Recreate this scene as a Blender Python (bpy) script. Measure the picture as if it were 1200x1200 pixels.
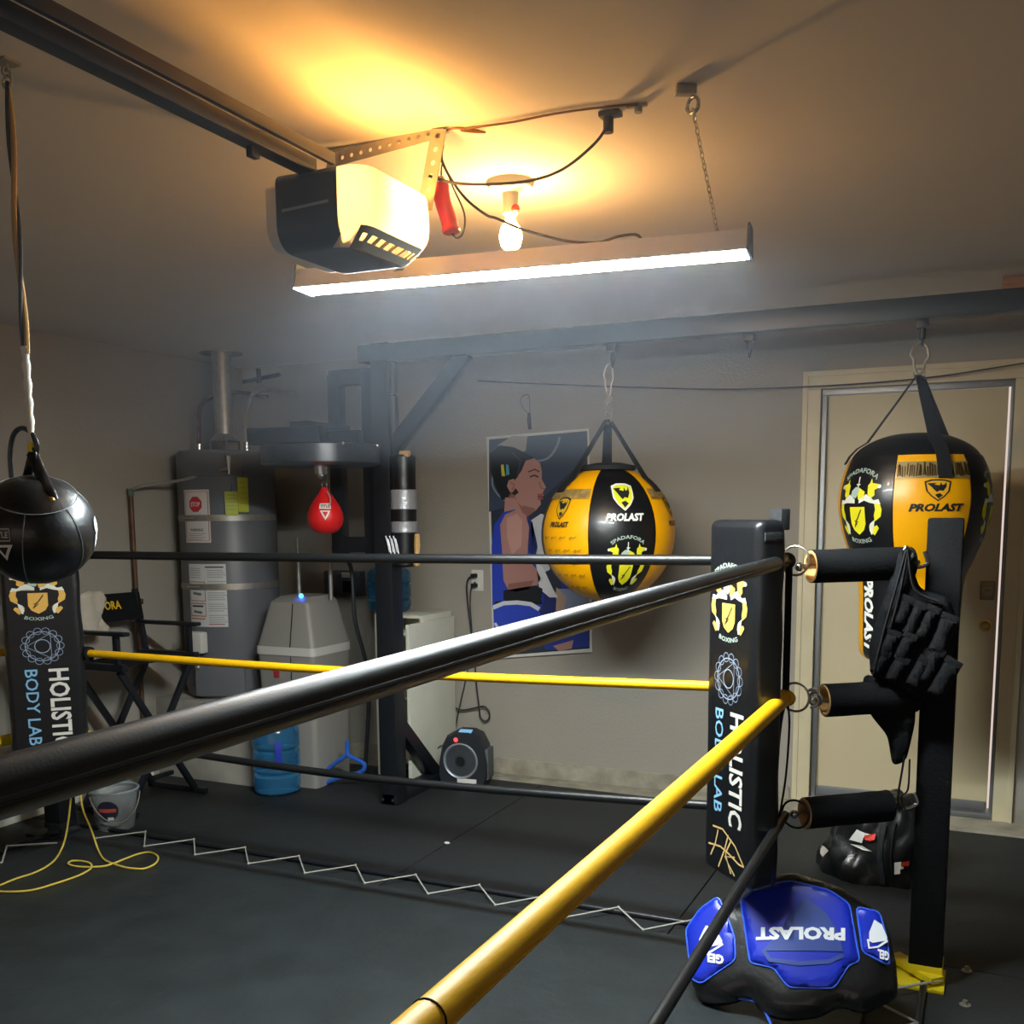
import bpy, bmesh, math, random
from mathutils import Vector, Matrix, noise
random.seed(7)
PI = math.pi
scn = bpy.context.scene
for o in list(bpy.data.objects): bpy.data.objects.remove(o)
COL = scn.collection

# ------------------------------------------------------------------ camera
FPX, PY, YAW, PITCH, ROLL, H = 1207.83, 759.73, 0.4324268, 0.1315, -0.007956, 1.49
_cy, _sy, _cp, _sp, _cr, _sr = math.cos(YAW), math.sin(YAW), math.cos(PITCH), math.sin(PITCH), math.cos(ROLL), math.sin(ROLL)
CF = Vector((-_sy*_cp, _cy*_cp, -_sp)); _r0 = Vector((_cy, _sy, 0)); _u0 = _r0.cross(CF)
CR = _r0*_cr + _u0*_sr; CU = _u0*_cr - _r0*_sr
CAM = Vector((0, 0, H))
cd = bpy.data.cameras.new('camera'); cam = bpy.data.objects.new('camera', cd); COL.objects.link(cam)
cam.matrix_world = Matrix(((CR.x, CU.x, -CF.x, 0), (CR.y, CU.y, -CF.y, 0), (CR.z, CU.z, -CF.z, H), (0, 0, 0, 1)))
cd.sensor_width = 36; cd.lens = FPX/1200*36; cd.shift_x = 0; cd.shift_y = (PY-600)/1200; cd.clip_start = .05
scn.camera = cam
# ------------------------------------------------------------------ world / exposure
w = bpy.data.worlds.new('world'); scn.world = w; w.use_nodes = True
w.node_tree.nodes['Background'].inputs[0].default_value = (.68, .56, .50, 1)
w.node_tree.nodes['Background'].inputs[1].default_value = 1.1  # tinted fill that enters through the added opening in the front wall
scn.view_settings.view_transform = 'Standard'; scn.view_settings.look = 'None'
scn.view_settings.gamma = 1; scn.view_settings.use_curve_mapping = False
scn.view_settings.exposure = 0.0
TUBE_E, BULB_E, OPENER_E = 440.0, 380.0, 640.0
COOL = (.86, .97, 1.0); WARM = (1.0, .47, .10); WARM2 = (1.0, .56, .18)
GLOW_HAZE = 0.012

def at(x, y, X=None, Y=None, Z=None):
    """point of the room seen at photo position x, y on the plane X=, Y= or Z="""
    d = CF + CR*((x-600)/FPX) - CU*((y-PY)/FPX)
    if X is not None: t = (X-CAM.x)/d.x
    elif Y is not None: t = (Y-CAM.y)/d.y
    else: t = (Z-CAM.z)/d.z
    return CAM + d*t
def on_plane(x, y, P0, N):
    d = CF + CR*((x-600)/FPX) - CU*((y-PY)/FPX)
    return CAM + d*((P0-CAM).dot(N)/d.dot(N))

# ------------------------------------------------------------------ materials
def lin(c):
    if isinstance(c, str):
        c = [int(c[i:i+2], 16)/255 for i in (1, 3, 5)]
        c = [v/12.92 if v <= .04045 else ((v+.055)/1.055)**2.4 for v in c]
    return (c[0], c[1], c[2], 1)
_mats = {}
def mat(name, color, rough=.5, metal=0, noise_amt=0, noise_scale=8, bump=0, bump_scale=40, emit=0, emit_col=None,
        trans=0, alpha=1, coat=0, spec=.5, color2=None, stretch=None):
    if name in _mats: return _mats[name]
    m = bpy.data.materials.new(name); m.use_nodes = True; nt = m.node_tree; b = nt.nodes['Principled BSDF']
    c = lin(color); b.inputs['Base Color'].default_value = c
    b.inputs['Roughness'].default_value = rough; b.inputs['Metallic'].default_value = metal
    b.inputs['Transmission Weight'].default_value = trans; b.inputs['Alpha'].default_value = alpha
    b.inputs['Coat Weight'].default_value = coat; b.inputs['Specular IOR Level'].default_value = spec
    if emit:
        b.inputs['Emission Color'].default_value = lin(emit_col or color); b.inputs['Emission Strength'].default_value = emit
    if noise_amt or bump:
        tc = nt.nodes.new('ShaderNodeTexCoord'); mp = nt.nodes.new('ShaderNodeMapping'); nt.links.new(tc.outputs['Object'], mp.inputs[0])
        if stretch: mp.inputs['Scale'].default_value = stretch
    if noise_amt:
        n = nt.nodes.new('ShaderNodeTexNoise'); n.inputs['Scale'].default_value = noise_scale; n.inputs['Detail'].default_value = 6
        nt.links.new(mp.outputs[0], n.inputs['Vector'])
        rp = nt.nodes.new('ShaderNodeValToRGB'); rp.color_ramp.elements[0].position = .3; rp.color_ramp.elements[1].position = .7
        k = lin(color2) if color2 else [v*(1-noise_amt) for v in c[:3]]+[1]
        rp.color_ramp.elements[0].color = k
        rp.color_ramp.elements[1].color = c if color2 else [min(1, v*(1+noise_amt*.6)) for v in c[:3]]+[1]
        nt.links.new(n.outputs[0], rp.inputs[0]); nt.links.new(rp.outputs[0], b.inputs['Base Color'])
    if bump:
        n2 = nt.nodes.new('ShaderNodeTexNoise'); n2.inputs['Scale'].default_value = bump_scale; n2.inputs['Detail'].default_value = 5
        nt.links.new(mp.outputs[0], n2.inputs['Vector'])
        bp = nt.nodes.new('ShaderNodeBump'); bp.inputs['Strength'].default_value = bump; bp.inputs['Distance'].default_value = .01
        nt.links.new(n2.outputs[0], bp.inputs['Height']); nt.links.new(bp.outputs[0], b.inputs['Normal'])
    _mats[name] = m; return m
M_wall = mat('wall_paint', '#a39c90', .85, noise_amt=.05, noise_scale=2, bump=.25, bump_scale=90)
M_ceil = mat('ceiling_paint', '#e0d3c6', .85, noise_amt=.04, noise_scale=1.5, bump=.05, bump_scale=70)
M_conc = mat('concrete', '#a39c8a', .9, noise_amt=.3, noise_scale=9, bump=.4, bump_scale=30)
M_rub = mat('rubber_mat', '#212426', .62, noise_amt=.25, noise_scale=60, bump=.3, bump_scale=160)
M_canvas = mat('floor_canvas', '#23292b', .55, noise_amt=.3, noise_scale=5, bump=.9, bump_scale=5)
M_steel = mat('black_steel', '#161a20', .42, noise_amt=.2, noise_scale=20)
M_vinyl = mat('black_vinyl', '#0f1114', .36, bump=.15, bump_scale=25, coat=.1)
M_leather = mat('black_leather', '#0c0d0f', .36, bump=.12, bump_scale=60, coat=.15)
M_cloth = mat('black_cloth', '#0b0d10', .85, bump=.3, bump_scale=120, spec=.25)
M_web = mat('black_webbing', '#101216', .75, bump=.3, bump_scale=200)
M_ropeb = mat('black_rope_cover', '#101214', .4, bump=.05, bump_scale=400)
M_seam = mat('seam_black', '#08090a', .65)
M_ropey = mat('yellow_rope_cover', '#f2b806', .5, noise_amt=.06, noise_scale=12, bump=.08, bump_scale=60)
M_yvin = mat('yellow_vinyl', '#f4aa00', .38, bump=.15, bump_scale=20, noise_amt=.05, noise_scale=6)
M_ytape = mat('yellow_tape', '#e8cf18', .5, bump=.2, bump_scale=50)
M_chrome = mat('steel_chrome', '#c8ccd0', .22, 1)
M_brass = mat('warm_brass', '#c8a050', .3, 1)
M_galv = mat('galvanised_steel', '#a8a296', .45, .7, noise_amt=.15, noise_scale=30)
M_copper = mat('copper', '#6b4c38', .5, .5, noise_amt=.3, noise_scale=18)
M_tank = mat('tank_grey', '#65676b', .42, noise_amt=.06, noise_scale=5)
M_soft = mat('softener_grey', '#8f8c86', .45)
M_softl = mat('softener_band', '#c8c6c0', .45)
M_white = mat('white_plastic', '#d6d4cc', .45)
M_offw = mat('off_white_board', '#dcdccb', .55, noise_amt=.06, noise_scale=5)
M_door = mat('cream_door_paint', '#d6c7a2', .45, noise_amt=.05, noise_scale=3)
M_trim = mat('cream_trim_paint', '#d9cca8', .5, noise_amt=.08, noise_scale=6)
M_alu = mat('aluminium', '#8e9092', .45, .8)
M_red = mat('red_leather', '#d81f22', .4)
M_redp = mat('red_plastic', '#e63216', .4)
M_blue = mat('blue_vinyl', '#1029ac', .38, coat=.1)
M_bplas = mat('blue_plastic', '#2b62c0', .4)
M_jug = mat('blue_jug_plastic', '#5cb4e6', .12, trans=.85)
M_clear = mat('clear_plastic', '#dfe4e6', .15, trans=.8)
M_wood = mat('bare_wood', '#9a6f46', .7, noise_amt=.3, noise_scale=12, stretch=(1, 8, 8))
M_tan = mat('tan_foam', '#cfa468', .8, bump=.3, bump_scale=80)
M_towel = mat('towel', '#c9bfae', .95, bump=.6, bump_scale=150)
M_ytag = mat('yellow_green_tag', '#c2c23a', .5)
M_string = mat('white_cord', '#aaa79c', .8)
M_ycord = mat('yellow_cord', '#d8c050', .8)
M_dark = mat('dark_plastic', '#20242a', .45)
M_cap = mat('opener_body', '#2c3440', .5)
M_jointd = mat('joint_dark', '#0a0b0c', .9)
M_tape = mat('duct_tape', '#a8abb0', .35, .4, bump=.5, bump_scale=40)
M_opener_text = mat('opener_text', '#8890a0', .5)

def shell_material():
    m = bpy.data.materials.new('translucent_lens'); m.use_nodes = True; nt = m.node_tree
    out = nt.nodes['Material Output']; nt.nodes.remove(nt.nodes['Principled BSDF'])
    d = nt.nodes.new('ShaderNodeBsdfDiffuse'); d.inputs[0].default_value = (.75, .72, .66, 1)
    t = nt.nodes.new('ShaderNodeBsdfTranslucent'); t.inputs[0].default_value = (.85, .8, .7, 1)
    mx = nt.nodes.new('ShaderNodeMixShader'); mx.inputs[0].default_value = .45
    nt.links.new(d.outputs[0], mx.inputs[1]); nt.links.new(t.outputs[0], mx.inputs[2]); nt.links.new(mx.outputs[0], out.inputs[0])
    return m
M_lens = shell_material()
def flat(c, rough=.55):
    c = c.lower(); return mat('print_'+c[1:], c, rough)

# ------------------------------------------------------------------ mesh builder
def smooth_path(pts, n=6):
    pts = [Vector(p) for p in pts]; out = []
    for i in range(len(pts)-1):
        p0 = pts[max(i-1, 0)]; p1 = pts[i]; p2 = pts[i+1]; p3 = pts[min(i+2, len(pts)-1)]
        for k in range(n):
            t = k/n
            out.append(.5*((2*p1)+(-p0+p2)*t+(2*p0-5*p1+4*p2-p3)*t*t+(-p0+3*p1-3*p2+p3)*t**3))
    out.append(pts[-1]); return out
class MB:
    def __init__(s, M=None): s.v = []; s.f = []; s.m = []; s.M = M or Matrix()
    def add(s, vs, fs, mi=0):
        b = len(s.v); s.v += [s.M @ Vector(p) for p in vs]; s.f += [tuple(b+i for i in f) for f in fs]; s.m += [mi]*len(fs); return s
    def box(s, c, d, mi=0, R=None, ch=0):
        """box centre c, size d, optional chamfer"""
        hx, hy, hz = d[0]/2, d[1]/2, d[2]/2
        bm = bmesh.new(); bmesh.ops.create_cube(bm, size=1, matrix=Matrix.Diagonal((d[0], d[1], d[2], 1)))
        if ch: bmesh.ops.bevel(bm, geom=bm.edges[:], offset=min(ch, hx*.95, hy*.95, hz*.95), segments=2, affect='EDGES', profile=.6)
        T = Matrix.Translation(c) @ (R.to_4x4() if R else Matrix())
        s.add([T @ v.co for v in bm.verts], [[v.index for v in f.verts] for f in bm.faces], mi); bm.free(); return s
    def bb(s, a, b, mi=0, ch=0):
        return s.box([(a[i]+b[i])/2 for i in range(3)], [abs(b[i]-a[i]) for i in range(3)], mi, None, ch)
    def bar(s, p0, p1, wx, wy, mi=0, up=(0, 0, 1), ch=0):
        p0 = Vector(p0); p1 = Vector(p1); z = (p1-p0); L = z.length; z.normalize(); u = Vector(up)
        if abs(z.dot(u)) > .98: u = Vector((0, 1, 0))
        x = u.cross(z).normalized(); y = z.cross(x)
        return s.box((p0+p1)/2, (wx, wy, L), mi, Matrix((x, y, z)).transposed(), ch)
    def tube(s, pts, r, n=10, mi=0, cap=True, closed=False, flat_=1, upv=(0, 0, 1)):
        pts = [Vector(p) for p in pts]; N = len(pts); vs = []; fs = []
        rr = r if isinstance(r, (list, tuple)) else [r]*N
        pn = None
        for i, p in enumerate(pts):
            if closed: d = pts[(i+1) % N]-pts[i-1]
            else: d = pts[min(i+1, N-1)]-pts[max(i-1, 0)]
            d.normalize()
            if pn is None:
                u = Vector(upv)
                if abs(u.dot(d)) > .95: u = Vector((1, 0, 0)) if abs(d.x) < .9 else Vector((0, 1, 0))
                x = u.cross(d).normalized()
            else:
                x = (pn - d*pn.dot(d)).normalized()
            pn = x; y = d.cross(x)
            for k in range(n):
                a = 2*PI*k/n; vs.append(p + x*(math.cos(a)*rr[i]) + y*(math.sin(a)*rr[i]*flat_))
        for i in range(N if closed else N-1):
            j = (i+1) % N
            for k in range(n):
                k2 = (k+1) % n; fs.append((i*n+k, i*n+k2, j*n+k2, j*n+k))
        if cap and not closed: fs += [tuple(range(n-1, -1, -1)), tuple((N-1)*n+k for k in range(n))]
        return s.add(vs, fs, mi)
    def cyl(s, p0, p1, r0, r1=None, n=20, mi=0, cap=True):
        return s.tube([p0, p1], [r0, r0 if r1 is None else r1], n, mi, cap)
    def ring(s, c, R, r, ax=(0, 0, 1), n=28, m=8, mi=0, sq=(1, 1)):
        a = Vector(ax).normalized(); x = a.orthogonal().normalized(); y = a.cross(x)
        return s.tube([Vector(c)+x*(math.cos(2*PI*i/n)*R*sq[0])+y*(math.sin(2*PI*i/n)*R*sq[1]) for i in range(n)], r, m, mi, closed=True)
    def lathe(s, prof, c=(0, 0, 0), n=36, t0=0, t1=2*PI, mi=0, bulge=0, cap=False, ax=None):
        """prof: [(r, z)], axis z"""
        full = abs(t1-t0-2*PI) < 1e-6; cnt = n if full else n+1; vs = []; fs = []; c = Vector(c)
        for (r, z) in prof:
            for k in range(cnt):
                a = t0+(t1-t0)*k/n; q = r*(1+bulge*math.sin(PI*k/n))
                vs.append((c.x+q*math.cos(a), c.y+q*math.sin(a), c.z+z))
        for i in range(len(prof)-1):
            for k in range(n):
                k2 = (k+1) % cnt; fs.append((i*cnt+k, i*cnt+k2, (i+1)*cnt+k2, (i+1)*cnt+k))
        if cap: fs += [tuple(range(cnt-1, -1, -1)), tuple((len(prof)-1)*cnt+k for k in range(cnt))]
        return s.add(vs, fs, mi)
    def prism(s, poly, h, mi=0):
        n = len(poly); vs = [(p[0], p[1], 0) for p in poly]+[(p[0], p[1], h) for p in poly]
        fs = [tuple(range(n-1, -1, -1)), tuple(range(n, 2*n))]+[(i, (i+1) % n, n+(i+1) % n, n+i) for i in range(n)]
        return s.add(vs, fs, mi)
    def sphere(s, c, r, n=20, m=12, mi=0, sc=(1, 1, 1), R=None):
        vs = []; fs = []
        for i in range(m+1):
            ph = PI*i/m
            for k in range(n):
                a = 2*PI*k/n; p = Vector((r*sc[0]*math.sin(ph)*math.cos(a), r*sc[1]*math.sin(ph)*math.sin(a), r*sc[2]*math.cos(ph)))
                vs.append(Vector(c)+(R @ p if R else p))
        for i in range(m):
            for k in range(n):
                k2 = (k+1) % n; fs.append((i*n+k, (i+1)*n+k, (i+1)*n+k2, i*n+k2))
        return s.add(vs, fs, mi)
    def build(s, name, mats, parent=None, smooth=True, label=None, kind=None):
        base = Vector((0, 0, 0))
        if parent is not None: base = WL[parent.name]
        elif s.v:
            lo = [min(v[i] for v in s.v) for i in range(3)]; hi = [max(v[i] for v in s.v) for i in range(3)]
            base = Vector(((lo[0]+hi[0])/2, (lo[1]+hi[1])/2, lo[2]))
        me = bpy.data.meshes.new(name); me.from_pydata([v-base for v in s.v], [], s.f)
        bm = bmesh.new(); bm.from_mesh(me); bmesh.ops.remove_doubles(bm, verts=bm.verts, dist=1e-5)
        bmesh.ops.recalc_face_normals(bm, faces=bm.faces); bm.to_mesh(me); bm.free()
        if not isinstance(mats, (list, tuple)): mats = [mats]
        for m in mats: me.materials.append(m)
        if len(mats) > 1 and len(me.polygons) == len(s.m): me.polygons.foreach_set('material_index', s.m)
        if smooth:
            me.shade_smooth()
            try: me.set_sharp_from_angle(angle=math.radians(38))
            except Exception: pass
        me.update()
        o = bpy.data.objects.new(name, me); COL.objects.link(o)
        if parent is not None: o.parent = parent; WL[o.name] = base.copy()
        else: o.location = base; WL[o.name] = base.copy()
        if label: o['label'] = label
        if kind: o['kind'] = kind
        return o
WL = {}
def thing(name, label, cat, loc, group=None):
    o = bpy.data.objects.new(name, None); COL.objects.link(o); o.location = loc; o.empty_display_size = .1
    o['label'] = label; o['category'] = cat
    if group: o['group'] = group
    WL[o.name] = Vector(loc); return o
def tag(o, label, cat, group=None, kind=None):
    o['label'] = label; o['category'] = cat
    if group: o['group'] = group
    if kind: o['kind'] = kind
    return o
def struct(name, mb, m, parent=None, smooth=False, label=None):
    o = mb.build(name, m, parent, smooth, label)
    if parent is None: o['kind'] = 'structure'
    return o
def copy_tree(o, parent=None, label=None, loc=None):
    c = o.copy(); COL.objects.link(c); c.parent = parent
    if label: c['label'] = label
    if loc is not None: c.location = loc
    WL[c.name] = WL[o.name]
    for ch in [x for x in bpy.data.objects if x.parent == o and x != c]: copy_tree(ch, c)
    return c

# ------------------------------------------------------------------ flat prints and pillow shapes
def text_mesh(body, size=1, bold=0, shear=0, spacing=1.0):
    cu = bpy.data.curves.new('t', 'FONT'); cu.body = body; cu.size = size; cu.offset = bold; cu.shear = shear
    cu.align_x = 'CENTER'; cu.align_y = 'CENTER'; cu.resolution_u = 2; cu.space_character = spacing
    ob = bpy.data.objects.new('t', cu); COL.objects.link(ob)
    dg = bpy.context.evaluated_depsgraph_get(); me = ob.evaluated_get(dg).to_mesh()
    vs = [v.co.to_2d() for v in me.vertices]; fs = [list(p.vertices) for p in me.polygons]
    ob.evaluated_get(dg).to_mesh_clear(); bpy.data.objects.remove(ob); bpy.data.curves.remove(cu)
    return vs, fs
class Print:
    """flat coloured shapes in a 2-D frame, laid onto a surface by a mapping (u, v, lift) -> point"""
    def __init__(s): s.items = []
    def poly(s, col, pts, lay=1): s.items.append((col, [Vector(p) for p in pts], [list(range(len(pts)))], lay)); return s
    def line(s, col, pts, wd, lay=1, closed=False):
        pts = [Vector(p) for p in pts]; N = len(pts); L = []; R = []
        for i, p in enumerate(pts):
            d = (pts[(i+1) % N]-pts[i-1]) if closed else pts[min(i+1, N-1)]-pts[max(i-1, 0)]
            if d.length < 1e-9: d = Vector((1, 0))
            d.normalize(); nrm = Vector((-d.y, d.x))*wd/2; L.append(p+nrm); R.append(p-nrm)
        vs = L+R; fs = [[i, (i+1) % N, N+(i+1) % N, N+i] for i in range(N if closed else N-1)]
        s.items.append((col, vs, fs, lay)); return s
    def circle(s, col, c, r, lay=1, wd=None, n=28, sq=1):
        pts = [(c[0]+r*math.cos(2*PI*i/n), c[1]+r*sq*math.sin(2*PI*i/n)) for i in range(n)]
        return s.line(col, pts, wd, lay, True) if wd else s.poly(col, pts, lay)
    def text(s, col, body, c, w=None, h=None, rot=0, lay=1, bold=0, shear=0, arc=None, spacing=1.0):
        vs, fs = text_mesh(body, 1, bold, shear, spacing)
        x0 = min(v.x for v in vs); x1 = max(v.x for v in vs); y0 = min(v.y for v in vs); y1 = max(v.y for v in vs)
        sx = w/(x1-x0) if w else h/(y1-y0); sy = h/(y1-y0) if h else sx
        out = []
        for v in vs:
            x = (v.x-(x0+x1)/2)*sx; y = (v.y-(y0+y1)/2)*sy
            if arc: a = x/arc; R = arc+y; x, y = R*math.sin(a), R*math.cos(a)-arc
            x, y = x*math.cos(rot)-y*math.sin(rot), x*math.sin(rot)+y*math.cos(rot)
            out.append(Vector((c[0]+x, c[1]+y)))
        s.items.append((col, out, fs, lay)); return s
    def place(s, other, c, sc, rot=0, lay=0, scy=None):
        scy = scy or sc
        for col, vs, fs, l in other.items:
            out = []
            for v in vs:
                x, y = v.x*sc, v.y*scy; out.append(Vector((c[0]+x*math.cos(rot)-y*math.sin(rot), c[1]+x*math.sin(rot)+y*math.cos(rot))))
            s.items.append((col, out, fs, l+lay))
        return s
    def build(s, name, parent, fn, step=None, rough=.55, lift=.0006, label=None, recol=None):
        mb = MB(); cols = []
        for col, vs, fs, lay in s.items:
            if recol: col = recol.get(col, col)
            if col not in cols: cols.append(col)
            mi = cols.index(col); bm = bmesh.new(); bv = [bm.verts.new((v.x, v.y, 0)) for v in vs]
            for f in fs:
                try: bm.faces.new([bv[i] for i in f])
                except Exception: pass
            if step:
                bmesh.ops.triangulate(bm, faces=bm.faces[:])
                for ax in (0, 1):
                    lo = min(v[ax] for v in vs); hi = max(v[ax] for v in vs); k = math.floor(lo/step)+1
                    while k*step < hi:
                        co = [0, 0, 0]; no = [0, 0, 0]; co[ax] = k*step; no[ax] = 1
                        bmesh.ops.bisect_plane(bm, geom=bm.verts[:]+bm.edges[:]+bm.faces[:], plane_co=co, plane_no=no); k += 1
            else:
                bmesh.ops.triangulate(bm, faces=[f for f in bm.faces if len(f.verts) > 4])
            bm.verts.index_update()
            mb.add([fn(v.co.x, v.co.y, lift*lay) for v in bm.verts], [[v.index for v in f.verts] for f in bm.faces], mi); bm.free()
        # no welding: layers must stay apart
        base = WL[parent.name] if parent is not None else Vector((0, 0, 0))
        me = bpy.data.meshes.new(name); me.from_pydata([v-base for v in mb.v], [], mb.f)
        for c in cols: me.materials.append(flat(c, rough))
        me.polygons.foreach_set('material_index', mb.m); me.update()
        o = bpy.data.objects.new(name, me); COL.objects.link(o); o.parent = parent; WL[o.name] = base.copy()
        if label: o['label'] = label
        return o
def pillow(mb, pts, T, D, fn, step, mi=0, base=0.0, wob=0, back=True):
    """puffed shape over outline pts; fn(u, v, h) -> point, h height above the mid surface, edge radius D"""
    P = [Vector(p) for p in pts]
    bm = bmesh.new(); bm.faces.new([bm.verts.new((p.x, p.y, 0)) for p in P])
    bmesh.ops.triangulate(bm, faces=bm.faces[:])
    for ax in (0, 1):
        lo = min(p[ax] for p in P); hi = max(p[ax] for p in P); k = math.floor(lo/step)+1
        while k*step < hi:
            co = [0, 0, 0]; no = [0, 0, 0]; co[ax] = k*step; no[ax] = 1
            bmesh.ops.bisect_plane(bm, geom=bm.verts[:]+bm.edges[:]+bm.faces[:], plane_co=co, plane_no=no); k += 1
    bm.verts.index_update()
    def dist(q):
        d = 1e9
        for i in range(len(P)):
            a, b = P[i], P[(i+1) % len(P)]; ab = b-a; t = max(0, min(1, (q-a).dot(ab)/max(ab.length_squared, 1e-12))); d = min(d, (q-a-ab*t).length)
        return d
    up = []; dn = []
    for v in bm.verts:
        q = v.co.to_2d(); d = min(1, dist(q)/D); hh = T*math.sqrt(max(0, 1-(1-d)**2))
        if wob: hh *= 1+wob*noise.noise(Vector((q.x*.9/D, q.y*.9/D, T*50)))
        up.append(fn(q.x, q.y, base+hh)); dn.append(fn(q.x, q.y, base-hh*(1 if back is True else back)))
    fs = [[v.index for v in f.verts] for f in bm.faces]; bm.free()
    mb.add(up+dn, fs+[[len(up)+i for i in reversed(f)] for f in fs], mi); return mb
def rounded(pts, r, n=4):
    out = []; P = [Vector(p) for p in pts]; N = len(P)
    for i, p in enumerate(P):
        a = (P[i-1]-p); b = (P[(i+1) % N]-p); ra = min(r, a.length*.45); rb = min(r, b.length*.45); a = p+a.normalized()*ra; b = p+b.normalized()*rb
        for k in range(n+1):
            t = k/n; out.append(a*(1-t)**2+p*2*t*(1-t)+b*t*t)
    return out
# --- emblems
def crest():
    p = Print(); Y1, W1, S1 = '#e6dc1e', '#dfe0d2', '#a9bdb0'
    p.text(S1, 'SPADAFORA', (0, 1.28), w=1.75, h=.17, arc=1.25, bold=.02)
    p.text(S1, 'BOXING', (0, -1.22), w=1.05, h=.16, arc=-1.5, bold=.02)
    p.line(W1, [(0, 1.05), (0, .62)], .045); p.line(W1, [(-.09, .78), (.09, .78)], .04, 2)
    # helmet
    p.poly(S1, [(-.34, .36), (-.3, .56), (-.12, .7), (.08, .66), (.04, .46), (-.06, .3)]); p.poly(Y1, [(.08, .66), (.34, .52), (.3, .3), (.06, .24), (.02, .44)], 2)
    for s in (-1, 1):
        f = lambda L: [(s*x, y) for x, y in (L if s > 0 else L)]
        p.poly(Y1, f([(.44, .74), (.52, .82), (.56, .98), (.62, .82), (.86, .78), (.9, .66), (.72, .58), (.74, .4), (.62, .3), (.46, .42)]))
        p.poly(W1, f([(.4, .44), (.58, .34), (.72, .22), (.9, .26), (.98, .08), (.76, .1), (.56, .14), (.34, .22), (.1, .12), (.1, .26)]), 2)
        p.poly(Y1, f([(.72, .24), (.94, .14), (1.02, -.1), (.98, -.34), (.82, -.46), (.66, -.56), (.52, -.62), (.48, -.74), (.6, -.7), (.74, -.5), (.72, -.3), (.78, -.1)]), 1)
        p.poly(W1, f([(.74, -.46), (.56, -.58), (.5, -.8), (.56, -.98), (.66, -.92), (.7, -.7)]), 2)
        p.poly(Y1, f([(.66, -.72), (.82, -.64), (.9, -.74), (.8, -.88), (.7, -1.0), (.62, -.92)]), 3)
        p.circle(W1, (s*.9, .7), .07, 2, n=10)
    p.poly(Y1, [(-.36, 0), (.36, 0), (.36, -.6), (.25, -.82), (0, -.98), (-.25, -.82), (-.36, -.6)], 2)
    p.line('#2a2a1a', [(-.18, -.72), (-.04, -.46), (.02, -.4), (.2, -.1)], .05, 3); p.line('#2a2a1a', [(-.16, -.5), (.02, -.52), (-.1, -.64)], .04, 3)
    return p
def shield(outline='#e8e8e0', fill='#dce021', head='#14171c'):
    p = Print(); sh = [(-1, .8), (-.5, .98), (0, 1), (.5, .98), (1, .8), (.86, -.1), (.5, -.6), (0, -1.05), (-.5, -.6), (-.86, -.1)]
    p.poly(outline, sh, 1); p.poly(fill, [(x*.86, y*.86) for x, y in sh], 2)
    p.poly(head, [(-.8, .62), (-.1, .66), (-.3, .5), (.1, .42), (.2, .7), (.3, .44), (.45, .5), (.62, .74), (.6, .3), (.36, -.1), (.1, -.04), (-.1, -.2), (-.3, .02), (-.5, .3), (-.7, .5)], 3)
    p.poly(head, [(-.24, -.42), (.1, -.3), (.34, -.5), (.0, -.8)], 3)
    return p
def sacred():
    p = Print(); c = '#93a4bb'
    for i in range(14):
        a = 2*PI*i/14; p.circle(c, (.84*math.cos(a), .84*math.sin(a)), .18, 1, wd=.025, n=12)
    p.circle(c, (0, 0), .8, 1, wd=.04); p.circle(c, (0, 0), .36, 1, wd=.04)
    p.line(c, [(-.78, 0), (.4, .68), (.4, -.68)], .045, 1, True); return p

# ================================================================== ROOM
XL, XR, YB, YF, ZC = -4.29, 2.3, 5.3, -2.6, 2.39
DX0, DX1, DZ1 = -.775, .075, 2.07            # door opening
struct('floor', MB().bb((XL-.1, YF-.1, -.14), (XR+.1, YB+.25, -.02)), M_conc)
struct('ceiling', MB().bb((XL-.1, YF-.1, ZC), (XR+.1, YB+.1, ZC+.1)), M_ceil)
wb = MB().bb((XL-.1, YB, -.05), (DX0, YB+.12, ZC)).bb((DX1, YB, -.05), (XR+.1, YB+.12, ZC)).bb((DX0, YB, DZ1), (DX1, YB+.12, ZC))
struct('wall_back', wb, M_wall)
struct('wall_left', MB().bb((XL-.1, YF, -.05), (XL, YB, ZC)), M_wall)
struct('wall_right', MB().bb((XR, YF, -.05), (XR+.1, YB, ZC)), M_wall)
struct('wall_front', MB().bb((XL, YF-.1, -.05), (XL+.7, YF, ZC)).bb((XR-.5, YF-.1, -.05), (XR, YF, ZC)).bb((XL+.7, YF-.1, 2.12), (XR-.5, YF, ZC)), M_wall)   # unseen doorway opening, added to let fill light onto ceiling and walls
struct('trim_3', MB().bb((XL-3, YF-9, -.14), (XR+3, YF-.1, -.03)), M_conc)
fl = bpy.data.objects['floor']; WL['floor'] = fl.location.copy()
# rubber mats, laid in a grid with thin joints
xs = [-4.27, -3.37, -2.17, -.97, .23, 1.43, 2.28]; ys = [-2.55, -1.45, .2, 1.85, 3.515, 5.09]
for i in range(len(xs)-1):
    for j in range(len(ys)-1):
        g = .0025; MB().bb((xs[i]+g, ys[j]+g, -.02), (xs[i+1]-g, ys[j+1]-g, 0), ch=.003).build('rubber_mat', M_rub, fl)
MB().bb((XL, YF, -.02), (XR, 5.07, -.012)).build('joint_bed', M_jointd, fl)
# concrete footing ledges
mb = MB(); mb.bb((XL, YB-.012, -.02), (DX0-.1, YB, .075), ch=.004); mb.bb((DX1+.1, YB-.012, -.02), (XR, YB, .075), ch=.004)
struct('trim_1', mb, M_conc)
mb = MB(); mb.bb((XL, YF, -.02), (XL+.02, 4.36, .05), ch=.004); struct('baseboard_left', mb, M_offw)
mb = MB(); mb.bb((-1.4, 5.09, -.02), (.9, YB+.2, .012)); struct('trim_2', mb, M_conc)   # bare concrete sill at the door
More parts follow.
